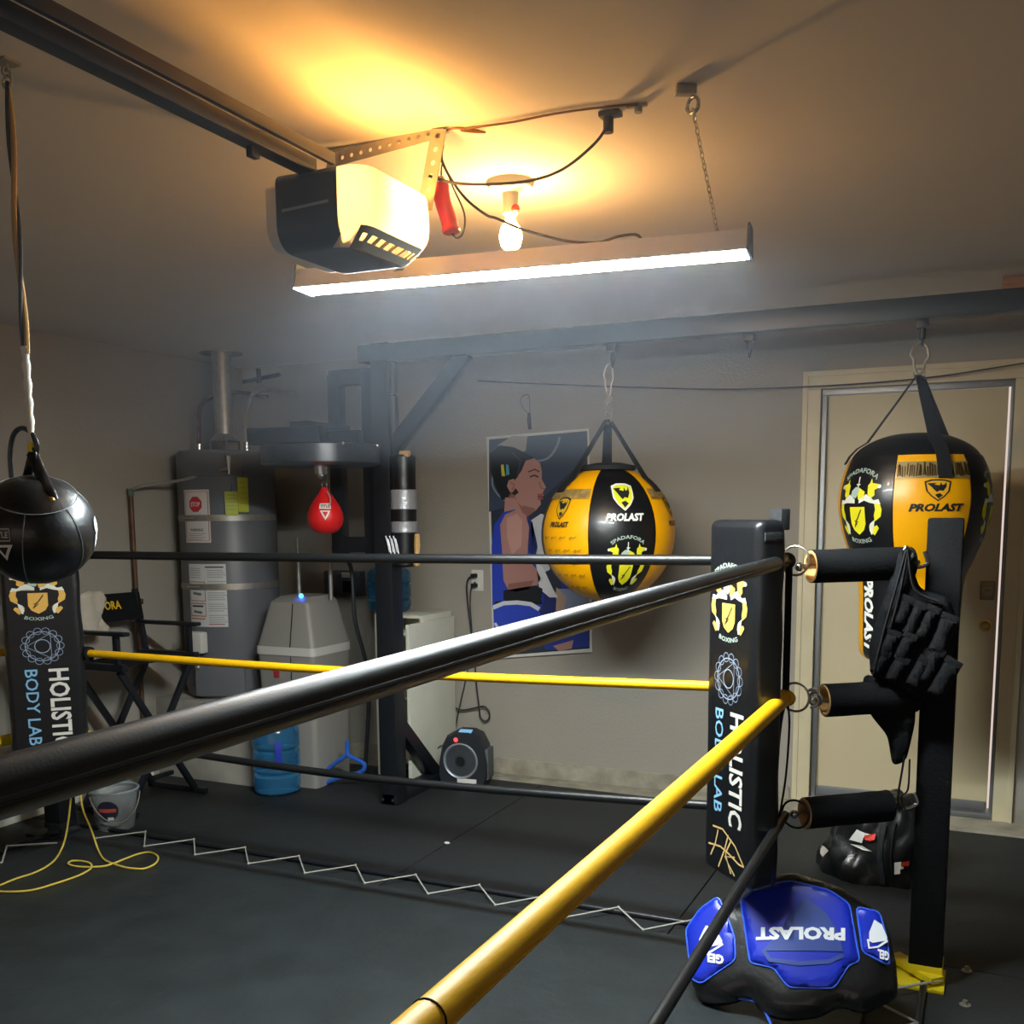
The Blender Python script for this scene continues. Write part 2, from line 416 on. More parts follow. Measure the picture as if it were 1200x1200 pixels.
# ---- door
d = MB(); d.bb((DX0+.025, YB+.05, .05), (DX1-.025, YB+.095, DZ1-.03), ch=.002)
door = d.build('door_1', M_door, None); door['kind'] = 'structure'
b = MB()
for x0, x1 in ((DX0-.085, DX0), (DX1, DX1+.085)): b.bb((x0, YB-.022, .012), (x1, YB+.12, DZ1+.0), ch=.004)
b.bb((DX0-.085, YB-.0225, DZ1), (DX1+.085, YB+.1, DZ1+.085), ch=.004)
for x0, x1 in ((DX0-.085, DX0-.06), (DX1+.06, DX1+.085)): b.bb((x0, YB-.03, .012), (x1, YB-.018, DZ1+.085), ch=.003)
b.bb((DX0-.085, YB-.0305, DZ1+.06), (DX1+.085, YB-.0185, DZ1+.085), ch=.003)
b.build('door_casing', M_trim, door)
b = MB()
for x0, x1 in ((DX0, DX0+.026), (DX1-.016, DX1)): b.bb((x0, YB+.012, .012), (x1, YB+.05, DZ1-.03), ch=.004)
b.bb((DX0, YB+.012, DZ1-.03), (DX1, YB+.05, DZ1), ch=.004); b.build('weather_strip', M_alu, door)
MB().bb((DX0+.03, YB+.035, .045), (DX1-.03, YB+.05, .085), ch=.003).build('door_sweep', M_alu, door)
MB().bb((DX0, YB-.01, .012), (DX1, YB+.1, .04), ch=.006).build('threshold', M_alu, door)
c = at(1157, 692, Y=YB+.05); mb = MB().bb((c.x-.032, c.y-.012, c.z-.045), (c.x+.032, c.y, c.z+.045), ch=.01); mb.cyl((c.x, c.y-.03, c.z), (c.x, c.y-.01, c.z), .025); mb.box((c.x, c.y-.04, c.z), (.03, .02, .008), ch=.003)
mb.build('deadbolt', mat('dark_bronze', '#8a7c62', .4, .6), door)
c = at(1155, 733, Y=YB+.05); mb = MB(); mb.cyl((c.x, c.y-.008, c.z), (c.x, c.y, c.z), .03); mb.cyl((c.x, c.y-.03, c.z), (c.x, c.y, c.z), .012); mb.sphere((c.x, c.y-.04, c.z), .022, sc=(1, .7, 1))
mb.build('door_knob', mat('dull_brass', '#b89a5c', .35, .8), door)
# header block above the beam
mb = MB(); mb.bb((.0, 4.62, 2.325), (.42, 4.71, 2.39), ch=.003); tag(mb.build('wood_block', M_wood), 'brown wooden block screwed to the ceiling above the black beam end', 'block')

# ================================================================== BAG FRAME (black steel)
fx, fy = -2.74, 4.46
fr = thing('bag_frame', 'black steel bag frame with long overhead beam and diagonal braces', 'frame', (fx, fy, 0))
MB().bb((fx-.05, fy-.05, 0), (fx+.05, fy+.05, 2.31), ch=.006).build('upright', M_steel, fr)
MB().bb((-2.86, fy-.05, 2.222), (1.45, fy+.05, 2.305), ch=.005).build('beam', M_steel, fr)
MB().bb((1.35, fy-.05, 0), (1.45, fy+.05, 2.222), ch=.006).build('upright', M_steel, fr)
MB().bar((fx+.04, fy, 1.80), (fx+.46, fy, 2.235), .075, .06, up=(0, 1, 0), ch=.004).build('brace', M_steel, fr)
MB().bar((fx, fy+.04, .42), (fx+.0, fy+.46, .03), .07, .06, up=(1, 0, 0), ch=.004).build('brace', M_steel, fr)
MB().bb((fx-.04, fy-.05, 0.0), (fx+.04, fy+.72, .06), ch=.006).build('foot', M_steel, fr)
mb = MB()
for dx in (-.03, .03):
    MB().cyl((fx+dx, fy-.062, .03), (fx+dx, fy-.05, .03), .009, n=8).build('bolt', M_chrome, fr)
for x in (-1.555, -.95, -.275):
    mb = MB(); mb.bb((x-.022, fy-.03, 2.19), (x+.022, fy+.03, 2.222), ch=.004); mb.cyl((x, fy, 2.15), (x, fy, 2.2), .012, n=10); mb.ring((x, fy, 2.14), .014, .005, ax=(1, 0, 0), n=16, m=6)
    mb.build('hanger_eye', M_steel, fr)

# speed bag platform on its own bracket beside the frame
dc = at(376, 535, Y=4.2); dz = dc.z
sp = thing('speed_bag_platform', 'round black speed bag platform with heavy rim on steel bracket arms', 'platform', (dc.x, dc.y, 1.2))
mb = MB(); mb.lathe([(0, -.045), (.27, -.045), (.285, -.035), (.285, .045), (.275, .052), (0, .052)], (dc.x, dc.y, dz), n=48); mb.build('drum', mat('platform_board', '#262a30', .3, coat=.3), sp)
mb = MB(); mb.cyl((dc.x, dc.y, dz-.085), (dc.x, dc.y, dz-.04), .035, n=16); mb.sphere((dc.x, dc.y, dz-.09), .018); mb.build('swivel', M_chrome, sp)
zt = dz+.052
for dy in (-.2, .12):
    MB().bb((dc.x-.26, dc.y+dy-.025, zt), (-2.79, dc.y+dy+.025, zt+.075), ch=.004).build('arm', M_steel, sp)
MB().bb((dc.x-.03, dc.y-.2, zt+.075), (dc.x+.08, dc.y+.14, zt+.1), ch=.004).build('hub_plate', M_steel, sp)
for px_ in (398, 437):
    a = at(px_, 600, Y=4.52); x = a.x
    MB().bb((x-.035, 4.49, 1.26), (x+.035, 4.55, 2.19), ch=.004).build('upright', M_steel, sp)
a = at(398, 600, Y=4.52).x; b_ = at(437, 600, Y=4.52).x
for z in (1.33, 2.17): MB().bb((a-.03, 4.492, z-.04), (b_+.08, 4.548, z+.04), ch=.004).build('cross_bar', M_steel, sp)
mb = MB()
for px_, py_ in ((402, 519), (442, 522)):
    c = at(px_, py_, Y=dc.y-.226); MB().sphere(c, .009, 10, 6).build('bolt', M_chrome, sp)
# red speed bag
sb = thing('speed_bag', 'small red teardrop speed bag under the round platform', 'speed bag', (dc.x, dc.y, dz-.36))
q = at(382, 600, Y=dc.y-.0); bx, by = dc.x+.015, dc.y; zb = at(382, 626, Y=by).z; ztop = at(382, 571, Y=by).z; hh = ztop-zb
prof = [(0, 0), (.035, .004), (.06, .016), (.078, .04), (.086, .07), (.084, .1), (.07, .135), (.048, .17), (.026, .2), (.014, .225), (.012, hh)]
for k in range(6):
    MB().lathe(prof, (bx, by, zb), n=8, t0=k*PI/3, t1=(k+1)*PI/3, bulge=.02).build('leather_panel', M_red, sb)
mb = MB(); mb.ring((bx, by, ztop+.012), .014, .003, ax=(0, 1, 0), n=16, m=6); mb.build('loop', M_chrome, sb)
MB().tube(smooth_path([(bx+.03, by-.02, ztop-.02), (bx+.06, by-.04, zb+.17), (bx+.066, by-.055, zb+.14)]), .003, 6).build('lace', M_string, sb)
def rev(cx, cy, z0, rf, ang0):
    """map (u, v): u metres round the body at angle ang0, v metres up"""
    def fn(u, v, h):
        r = rf(z0+v); rr = rf(z0); a = ang0+u/max(rr, .02); r += h+.0015
        return Vector((cx+r*math.cos(a), cy+r*math.sin(a), z0+v))
    return fn
def interp(prof, z):
    for i in range(len(prof)-1):
        if prof[i][1] <= z <= prof[i+1][1]:
            t = (z-prof[i][1])/max(prof[i+1][1]-prof[i][1], 1e-9); return prof[i][0]*(1-t)+prof[i+1][0]*t
    return prof[-1][0]
ac = math.atan2(-by, -bx)
p = Print(); p.poly('#e8dcd6', [(-.03, .012), (.03, .012), (.03, .038), (-.03, .038)]); p.text('#3a2a2a', 'TITLE', (0, .025), w=.05, h=.014, lay=2, bold=.03)
p.poly('#e8dcd6', [(-.025, .004), (.025, .004), (0, -.042)]); p.poly('#c81c20', [(-.013, -.002), (.013, -.002), (0, -.028)], 2)
p.build('printed_label', sb, rev(bx, by, zb+.11, lambda z: interp(prof, z-zb)*1.02+.001, ac), step=.012)

# ================================================================== HANGING BAGS
def gore_profile(pts, n=5):
    P = smooth_path([(r, 0, z) for r, z in pts], n); return [(max(0, p.x), p.z) for p in P]
def strap_between(mb, a, b, wd, th, mid=None):
    a = Vector(a); b = Vector(b); pts = [a, b] if mid is None else smooth_path([a, Vector(mid), b], 5)
    n = len(pts)
    d = (b-a).normalized(); vw = (CAM-(a+b)/2).normalized()
    for i in range(n-1): mb.bar(pts[i], pts[i+1]+(pts[i+1]-pts[i])*.05, wd, th, up=tuple(vw) if abs(vw.dot(d)) < .95 else (0, 0, 1))
    return mb
def carabiner(name, parent, c, w_, h_, m=M_galv):
    pts = [Vector((c[0]+w_*.5*math.sin(t)*(1.15 if math.cos(t) > 0 else .7), c[1], c[2]+h_*.5*math.cos(t))) for t in [2*PI*i/24 for i in range(24)]]
    return MB().tube(pts, .0055, 8, closed=True).build(name, m, parent)
def crest_on(pr, c, sc): return pr.place(crest(), c, sc)
# ---- round ball bag
bc = at(712, 626, Y=fy); bcx, bcy, bcz, BR = bc.x, fy, bc.z, .298
bb = thing('wrecking_ball_bag', 'round black and yellow wrecking ball bag beside the boxer poster', 'punching bag', (bcx, bcy, bcz-BR))
prof = [(BR*math.sin(t), -BR*math.cos(t)*1.02) for t in [PI*(.0+i/22*.94) for i in range(23)]]
prof[-1] = (.062, prof[-1][1])
a0 = math.atan2(-bcy, -bcx)
seam0 = a0+math.radians(-16)   # left edge of the black front panel seen from the room
PN = []
for k in range(6):
    m_ = M_vinyl if k % 2 == 0 else M_yvin
    t0 = seam0+k*PI/3+.006; o = MB().lathe([(r*1.0, z) for r, z in prof], (bcx, bcy, bcz), n=14, t0=t0, t1=t0+PI/3-.012, bulge=.022).build('vinyl_panel', m_, bb, label='black vinyl panel' if k % 2 == 0 else 'yellow vinyl panel'); PN.append(o)
zc_ = prof[-1][1]
mb = MB(); mb.lathe([(.055, zc_-.02), (.125, zc_-.012), (.128, zc_+.006), (.06, zc_+.02), (0, zc_+.02)], (bcx, bcy, bcz), n=32); mb.build('top_collar', M_web, bb)
ballr = lambda z: BR*math.sqrt(max(0.0004, 1-((z-bcz)/(BR*1.02))**2))*1.02
for k in (1, 3, 5):      # brownish mesh band across each yellow panel
    t0 = seam0+k*PI/3+.03
    MB().lathe([(ballr(bcz+z)+.003, z) for z in (.158, .168, .18, .19, .2)], (bcx, bcy, bcz), n=10, t0=t0, t1=t0+PI/3-.06, bulge=.006).build('mesh_band', mat('gold_mesh', '#a88a50', .5, .3, noise_amt=.5, noise_scale=40, bump=.6, bump_scale=60), bb)
ringz = at(714, 492, Y=fy).z
anc = Vector((bcx, bcy, ringz))
def body_strap(parent, anc, cx, cy, ang, zs, rf, wd):
    ca, sa_ = math.cos(ang), math.sin(ang); tang = Vector((-sa_, ca, 0)); rad = Vector((ca, sa_, 0))
    pts = [(anc+rad*.008, tang)]
    for z in zs: r = rf(z)*1.0+.012; pts.append((Vector((cx+r*ca, cy+r*sa_, z)), tang))
    vs = []; 
    for i, (q, t_) in enumerate(pts):
        ww = wd*(.35 if i == 0 else .5)
        nrm = (pts[min(i+1, len(pts)-1)][0]-pts[max(i-1, 0)][0]).cross(t_).normalized()*.0025
        vs += [q-t_*ww-nrm, q+t_*ww-nrm, q+t_*ww+nrm, q-t_*ww+nrm]
    fs = [(i*4+k, i*4+(k+1) % 4, (i+1)*4+(k+1) % 4, (i+1)*4+k) for i in range(len(pts)-1) for k in range(4)]+[(0, 1, 2, 3), tuple(len(vs)-4+k for k in range(4))]
    return MB().add(vs, fs).build('strap_or_shadow', M_web, parent)
for ang in (-58, 62, 182): body_strap(bb, anc, bcx, bcy, a0+math.radians(ang), [bcz+z for z in (.25, .235, .215, .19)], ballr, .05)
MB().ring((bcx, bcy, ringz+.008), .024, .005, ax=(.6, 1, 0), n=20, m=8).build('d_ring', M_galv, bb)
hz = [ringz+.03+.028*i for i in range(0, 4)]
mb = MB()
for i, z in enumerate(hz): mb.ring((bcx, bcy, z), .015, .0035, ax=(1, 0, 0) if i % 2 else (0, 1, 0), n=14, m=6, sq=(1.3, .8))
mb.build('chain', M_galv, bb)
carabiner('carabiner', bb, (bcx, bcy, (hz[-1]+2.13)/2), .04, 2.14-hz[-1]+.01)
p = Print(); p.place(shield('#e8e8e0', '#dce021', '#14171c'), (0, .165), .062, scy=.058, lay=0); p.text('#eeeee6', 'PROLAST', (0, .078), w=.178, h=.034, bold=.05, shear=.25)
crest_on(p, (.01, -.125), .093)
p.build('printed_logo', bb, rev(bcx, bcy, bcz, lambda z: ballr(z)*1.005, a0+math.radians(15)), step=.02)
p = Print(); p.place(shield('#14171c', '#caa014', '#14171c'), (0, .118), .042, scy=.048); p.text('#2a2416', 'PROLAST', (0, .048), w=.115, h=.024, bold=.05, shear=.25)
for r_ in range(5):
    for c_ in range(4):
        x = -.085+c_*.055+(.02 if r_ % 2 else 0); y = -.01-r_*.055; p.line('#a87c12', [(x-.02, y-.004), (x-.008, y+.004), (x+.003, y-.002), (x+.018, y+.006)], .004); p.line('#a87c12', [(x-.006, y+.004), (x-.014, y-.012)], .003)
p.build('printed_logo', bb, rev(bcx, bcy, bcz, lambda z: ballr(z)*1.012, a0+math.radians(-44)), step=.02)
p = Print(); p.place(shield('#14171c', '#a88414', '#14171c'), (0, .118), .036, scy=.045); p.text('#2a2416', 'PROLAST', (0, .05), w=.1, h=.024, bold=.05, shear=.25)
p.build('printed_logo', bb, rev(bcx, bcy, bcz, lambda z: ballr(z)*1.012, a0+math.radians(70)), step=.02)

# ---- teardrop bag over a narrower body
tcx, tcy = at(1070, 600, Y=fy).x+.0, fy
ztop = at(1075, 507, Y=fy).z; zwid = at(1070, 598, Y=fy).z; zbot = at(1060, 776, Y=fy).z
tb = thing('uppercut_bag', 'yellow and black teardrop bag with narrow lower body hanging before the door', 'punching bag', (tcx, tcy, zbot))
pts = [(.0, zbot), (.12, zbot+.004), (.178, zbot+.03), (.188, zbot+.09), (.192, zbot+.22), (.2, zwid-.27), (.225, zwid-.2), (.262, zwid-.1), (.283, zwid), (.283, zwid+.07), (.266, zwid+.15), (.23, zwid+.225), (.17, ztop-.035), (.09, ztop-.008), (0, ztop)]
tprof = gore_profile(pts, 4)
a1 = math.atan2(-tcy, -tcx); seam1 = a1+math.radians(-15)
zsplit = zwid-.25
for k in range(6):
    m_ = M_yvin if k % 2 == 0 else M_vinyl; t0 = seam1+k*PI/3+.006
    MB().lathe([q for q in tprof if zsplit <= q[1] <= ztop-.085], (tcx, tcy, 0), n=14, t0=t0, t1=t0+PI/3-.012, bulge=.02).build('vinyl_panel', m_, tb, label='yellow vinyl panel' if k % 2 == 0 else 'black vinyl panel')
for k in range(6):
    m_ = M_yvin if k % 2 == 1 else M_vinyl; t0 = seam1+k*PI/3+.004-math.radians(49)
    MB().lathe([q for q in tprof if q[1] <= zsplit+.02], (tcx, tcy, 0), n=10, t0=t0, t1=t0+PI/3-.008, bulge=.01).build('lower_panel', m_, tb, label='yellow lower panel' if k % 2 == 1 else 'black lower panel')
MB().lathe([q for q in tprof if q[1] >= ztop-.1], (tcx, tcy, 0), n=40).build('top_cap', M_vinyl, tb)
tr = lambda z: interp(tprof, z)
t0 = seam1+.02; mb = MB(); mb.lathe([(tr(z)*1.02+.002, z) for z in (zwid+.12, zwid+.135, zwid+.15, zwid+.17, zwid+.182)], (tcx, tcy, 0), n=16, t0=t0, t1=t0+PI/3-.04)
band = mb.build('mesh_band', mat('silver_mesh', '#a89468', .4, .4), tb)
mb = MB()
random.seed(3)
for i in range(34):
    a = t0+.03+(PI/3-.1)*i/33; zz = zwid+.125+random.uniform(0, .008); z2 = zz+.05-random.uniform(0, .012); r = tr(zz)*1.02+.006; r2 = tr(z2)*1.02+.006
    mb.bar((tcx+r*math.cos(a), tcy+r*math.sin(a), zz), (tcx+r2*math.cos(a+random.uniform(-.02, .02)), tcy+r2*math.sin(a), z2), .0035, .0035)
mb.build('band_mesh', mat('gold_thread', '#5a4420', .4, .6), band, kind='stuff')
tz = at(1078, 440, Y=fy).z; anc = Vector((tcx+.0, tcy, tz))
for ang in (-80, 22, 142):
    body_strap(tb, anc, tcx, tcy, a1+math.radians(ang), [ztop-q for q in ((.035, .06, .09, .12, .15, .185) if ang == 22 else (.035, .06, .09, .12))], lambda z: interp(tprof, z)*1.01, .052)
MB().ring((tcx, tcy, tz+.006), .02, .004, ax=(.3, 1, 0), n=20, m=8).build('d_ring', M_galv, tb)
carabiner('carabiner', tb, (tcx, tcy, (tz+.012+2.13)/2), .06, 2.135-tz)
mp_ = lambda ang, z0: rev(tcx, tcy, z0, lambda z: tr(z)*1.012+.001, a1+math.radians(ang))
p = Print(); p.place(shield('#14171c', '#e0a410', '#14171c'), (0, .015), .05, scy=.04); p.text('#14171c', 'PROLAST', (0, -.05), w=.205, h=.03, bold=.05, shear=.25)
p.build('printed_logo', tb, mp_(17, zwid+.06), step=.02)
p = Print(); crest_on(p, (0, 0), .11); p.build('printed_crest', tb, mp_(-45, zwid+.015), step=.02)
p = Print(); crest_on(p, (0, 0), .11); p.build('printed_crest', tb, mp_(80, zwid+.015), step=.02)
p = Print(); p.text('#eeeee6', 'PROLAST', (0, 0), w=.31, h=.055, rot=-PI/2, bold=.05, shear=.25); p.build('lettering', tb, mp_(-50, zbot+.2), step=.03)
# ================================================================== BOXING RING
PRX, PRY, PLX = -.12, 3.40, -3.93            # posts
CX, CY, CLX = -.54, 3.1, -3.53               # rope corners
HT = (1.342, .934, .567)
# canvas with its laced edge
cv = MB(); cv.bb((-3.78, -1.6, .0005), (-.27, 3.365, .018), ch=.006)
tag(cv.build('ring_canvas', M_canvas), 'dark grey canvas covering the boxing ring floor inside the lacing', 'canvas')
bar_b = MB(); bar_b.cyl((PLX+.02, 3.5, .012), (PRX-.05, 3.5, .012), .011, n=10)
tag(bar_b.build('lacing_bar', M_steel), 'thin black floor bar holding the zigzag lacing along the back of the ring', 'bar')
bar_r = MB(); bar_r.cyl((PRX, 3.33, .012), (PRX, -1.5, .012), .011, n=10)
tag(bar_r.build('lacing_bar', M_steel), 'thin black floor bar running forward from the right ring post foot', 'bar')
bar_l = MB(); bar_l.cyl((PLX, 3.33, .012), (PLX, -1.5, .012), .011, n=10)
tag(bar_l.build('lacing_bar', M_steel), 'thin black floor bar running forward from the left ring post', 'bar')
pts = []; x = -1.047+.145+.0
L = []
xx = -3.655
while xx < -.6:
    L.append((xx, 3.352, .022)); L.append((xx+.145, 3.508, .026)); xx += .29
mb = MB()
for i in range(len(L)-1): mb.cyl(L[i], L[i+1], .003, n=6)
for q in L: mb.sphere(q, .006, 8, 5)
tag(mb.build('zigzag_lacing', M_string), 'white zigzag cord lacing the back canvas edge to the floor bar', 'cord')
for (x0, x1, lab) in ((-.285, PRX, 'white zigzag cord on the floor beside the blue body protector'), (-3.765, PLX, 'white zigzag cord on the floor in front of the left ring post')):
    L = []; yy = 3.22 if x1 > -1 else 3.3
    if x1 > -1: L.append((PRX+.05, 3.33, .03))
    while yy > -1.3:
        L.append((x0, yy-.07, .022)); L.append((x1, yy-.2, .026)); yy -= .29
    mb = MB()
    for i in range(len(L)-1): mb.cyl(L[i], L[i+1], .0042, n=6)
    tag(mb.build('zigzag_lacing', M_string), lab, 'cord')
# posts
for x, lab, side in ((PRX, 'black wrapped steel ring post on yellow foot beside the door', 1), (PLX, 'black steel ring post behind the left corner pad', -1)):
    t = thing('ring_post', lab, 'ring post', (x, PRY, 0)); fm = M_ytape if side > 0 else M_steel
    MB().bb((x-.05, PRY-.05, .035), (x+.05, PRY+.05, 1.462 if side > 0 else 1.42), ch=.008).build('post_sleeve', M_cloth, t)
    MB().bb((x-.052, PRY-.052, .03), (x+.052, PRY+.052, .06), ch=.004).build('base_collar', fm, t, label='yellow base collar' if side > 0 else None)
    mb = MB(); mb.bb((x-.11, PRY-.11, .0), (x+.06, PRY+.06, .012), ch=.003)
    mb.bar((x-.1, PRY+.06, .03), (x+.04, PRY-.08, .03), .05, .02, up=(0, 0, 1)); mb.build('foot_plate', fm, t, label='yellow foot plate' if side > 0 else None)
# corner pads
def pad_print(p, full=True):
    p.place(crest(), (-.01, .685), .095, scy=.092); p.place(sacred(), (-.005, .453), .074, scy=.08)
    p.text('#d8d6cc', 'HOLISTIC', (.045, .172), w=.36, h=.072, rot=-PI/2, bold=.025)
    p.text('#7fb6dc', 'BODY LAB', (-.05, .185), w=.335, h=.045, rot=-PI/2, bold=.01)
    c = '#d8b878'
    p.line(c, [(-.075, -.035), (-.02, -.03), (.05, -.065), (.098, -.115)], .006); p.line(c, [(-.045, -.04), (-.06, -.09), (-.085, -.135)], .006)
    p.line(c, [(-.1, -.1), (-.03, -.09), (.02, -.1), (.07, -.115), (.098, -.115)], .006); p.line(c, [(.012, -.04), (-.01, -.1), (-.04, -.16)], .006)
    p.line(c, [(.03, -.05), (.0, -.1), (.0, -.11), (.03, -.16)], .006); p.line(c, [(.05, -.1), (-.005, -.115), (.05, -.16)], .006)
    return p
def corner_pad(cx, cy, sx, z0, z1, lab, hw, th, off=.0):
    """pad inside the corner, facing (sx, -1)"""
    n = Vector((sx, -1, 0)).normalized(); u = Vector((0, 0, 1)).cross(n)*1.0; u.normalize()
    # u points to the viewer's right when looking at the face
    c = Vector((cx, cy, 0))+n*.02
    t = thing('corner_pad', lab, 'corner pad', (c.x, c.y, z0))
    M = Matrix(((u.x, n.x, 0, c.x), (u.y, n.y, 0, c.y), (0, 0, 1, 0), (0, 0, 0, 1)))
    mb = MB(M); b2 = bmesh.new(); bmesh.ops.create_cube(b2, size=1)
    bmesh.ops.scale(b2, vec=(hw*2, th, z1-z0), verts=b2.verts); bmesh.ops.translate(b2, vec=(0, 0, (z0+z1)/2), verts=b2.verts)
    bmesh.ops.bevel(b2, geom=b2.edges[:], offset=.025, segments=4, affect='EDGES', profile=.5)
    for k in range(1, 26):
        bmesh.ops.bisect_plane(b2, geom=b2.verts[:]+b2.edges[:]+b2.faces[:], plane_co=(0, 0, z0+(z1-z0)*k/26), plane_no=(0, 0, 1))
    for k in (-2, -1, 0, 1, 2):
        bmesh.ops.bisect_plane(b2, geom=b2.verts[:]+b2.edges[:]+b2.faces[:], plane_co=(k*hw/3, 0, 0), plane_no=(1, 0, 0))
    b2.verts.index_update()
    vs = []
    for v in b2.verts:
        q = v.co.copy()
        if abs(q.y) < th/2-.004 or q.y < 0:      # only the sides and back wrinkle, the face stays flat for its print
            q += Vector((noise.noise(q*9)*.006, noise.noise(q*7+Vector((3, 1, 2)))*.006, 0))
        vs.append(q)
    mb.add(vs, [[v.index for v in f.verts] for f in b2.faces]); b2.free()
    mb.build('pad_body', M_vinyl, t)
    p = Print(); pad_print(p)
    k = (z1-z0)/1.13
    p.build('printed_artwork', t, lambda a, b, h: M @ Vector((a*hw/.135, th/2+.0012+h, z0+(b+.19)*k)), label='white, blue and gold print', recol={'#e6dc1e': '#dfae52'})
    mb = MB(M); mb.bb((.04, -th/2-.03, z1-.03), (.1, -th/2+.0, z1+.03), ch=.004); mb.bb((hw-.02, -.03, z1-.06), (hw+.004, .03, z1-.035), ch=.003); mb.build('fastening_strap', M_web, t)
    mb = MB(M)
    for z in (z1-.2, (z0+z1)/2, z0+.15): mb.bb((-.05, -th/2-.035, z-.02), (.05, -th/2+.01, z+.02), ch=.004)
    mb.build('tie_strap', M_web, t)
    return t
corner_pad(-.625, 3.03, -1, .385, 1.463, 'black corner pad with gold crest nearest the blue body protector', .135, .095)
corner_pad(-3.50, 3.01, 1, .37, 1.42, 'black corner pad with gold crest behind the hanging black ball', .145, .1)

# turnbuckle sleeves
def sleeve(p0, p1, r, lab, in_col=M_tan, holding=True):
    p0 = Vector(p0); p1 = Vector(p1); d = (p1-p0).normalized()
    t = thing('turnbuckle', lab, 'turnbuckle', (p0+p1)/2-Vector((0, 0, r)))
    mb = MB(); n = 28; vs = []; fs = []
    x = Vector((0, 0, 1)).cross(d).normalized(); y = d.cross(x); K = 9
    for i in range(K+1):
        q = p0+(p1-p0)*i/K
        for k in range(n):
            a = 2*PI*k/n; rr = r*(1+.04*noise.noise(Vector((k*.35 % 7, i*.8, p0.z*9)))); vs.append(q+x*math.cos(a)*rr+y*math.sin(a)*rr)
    for i in range(K):
        for k in range(n): fs.append((i*n+k, i*n+(k+1) % n, (i+1)*n+(k+1) % n, (i+1)*n+k))
    mb.add(vs, fs)
    for q, q2 in ((p0, p0+d*.0), (p1, p1)):
        b0 = len(mb.v)
    mb.build('sleeve', M_cloth, t)
    mb = MB(); a_ = [(r*.97, 0), (r*.9, -.002), (r*.78, .0), (r*.76, .06), (r*.1, .075)]
    M = Matrix((x, y, d)).transposed().to_4x4(); M.translation = p0
    mb.M = M; mb.lathe(a_, n=28); mb.build('foam_lining', in_col, t, label='tan foam lining')
    mb = MB(); M2 = Matrix((x, y, d)).transposed().to_4x4(); M2.translation = p1; mb.M = M2
    mb.lathe([(r*.98, 0), (r*.85, .003), (r*.2, -.01)], n=28); mb.build('sleeve_end', M_offw, t, label='pale sleeve end')
    mb = MB(); mb.cyl(p0-d*.03, p1+d*.03, .008, n=8); mb.sphere(p0-d*.035, .014, 10, 6)
    mb.build('screw_rod', M_chrome, t)
    return t, d
names = ('top', 'middle', 'lowest')
SLV = [((at(950, 664, Y=3.17)), at(1066, 660, Y=3.335), .05), (at(966, 821, Y=3.19), at(1072, 815, Y=3.335), .05), (at(943, 953, Y=3.14), at(1041, 944, Y=3.30), .048)]
for i, (a, b, r) in enumerate(SLV):
    t, d = sleeve(a, b, r, '%s of the three black turnbuckle sleeves on the right ring post' % names[i])
    hk = MB(); e = Vector((PRX-.045, PRY-.05, b.z)); hk.tube(smooth_path([b+d*.01, (b+e)/2+Vector((0, -.01, -.012)), e+Vector((0, 0, .0)), e+Vector((-.01, 0, .035))], 4), .006, 8); hk.build('post_hook', M_chrome, t)
    rc = Vector((at(932, (657, 817, 954)[i], Y=3.12))); rc = Vector((rc.x, 3.12, rc.z))
    mb = MB(); mb.ring(rc, .043, .0035, ax=(.25, 1, 0), n=32, m=8)
    mb.build('rope_ring', M_galv if i < 2 else M_steel, t)
    if i == 1:
        mb = MB(); mb.tube(smooth_path([rc+Vector((.035, 0, .02)), rc+Vector((.06, -.01, .03)), rc+Vector((.07, .0, -.01)), rc+Vector((.045, .0, -.03))], 4), .005, 8); mb.ring(rc+Vector((.06, 0, 0)), .02, .004, ax=(.4, 1, .3), n=16, m=6); mb.build('shackle', M_galv, t)
# left post: the mirrored sleeves behind the pad
for i in range(3):
    a = Vector((CLX-.04, 3.13, HT[i])); b = Vector((PLX+.06, PRY-.06, HT[i])); t, d = sleeve(a+Vector((-.05, .03, 0)), b, .046, '%s of the three black turnbuckle sleeves hidden at the left ring post' % names[i])
    MB().ring(a, .036, .0035, ax=(-.25, 1, 0), n=24, m=6).build('rope_ring', M_galv, t)
# ropes
def rope(pts, r, m, lab, seam=None, tape=None, joint=None, caps=None):
    pts = smooth_path(pts, 6); mb = MB(); L0 = pts[0]
    mb.tube(pts, r, 18); o = mb.build('rope_cover', m, None)
    t = thing('ring_rope', lab, 'ring rope', o.location); o.parent = t; o.location = (0, 0, 0); WL[t.name] = WL[o.name].copy()
    if seam is not None:
        s = [p+Vector(seam)*r*.985 for p in pts]; MB().tube(s, r*.15, 8).build('cover_seam', M_seam if i != 1 else m, t)
    for q in (tape or []):
        a, b = Vector(q[0]), Vector(q[1]); MB().tube([a, a+(b-a)*.15, b-(b-a)*.3, b], [r*1.35, r*1.5, r*1.45, r*1.1], 14).build('end_tape', M_ytape, t, label='yellow tape')
    for q in (joint or []):
        a = Vector(q); MB().ring(a, r*1.0, .0016, ax=(0, 1, 0), n=24, m=6).build('cover_joint', M_jointd, t, label='dark joint line')
    return t
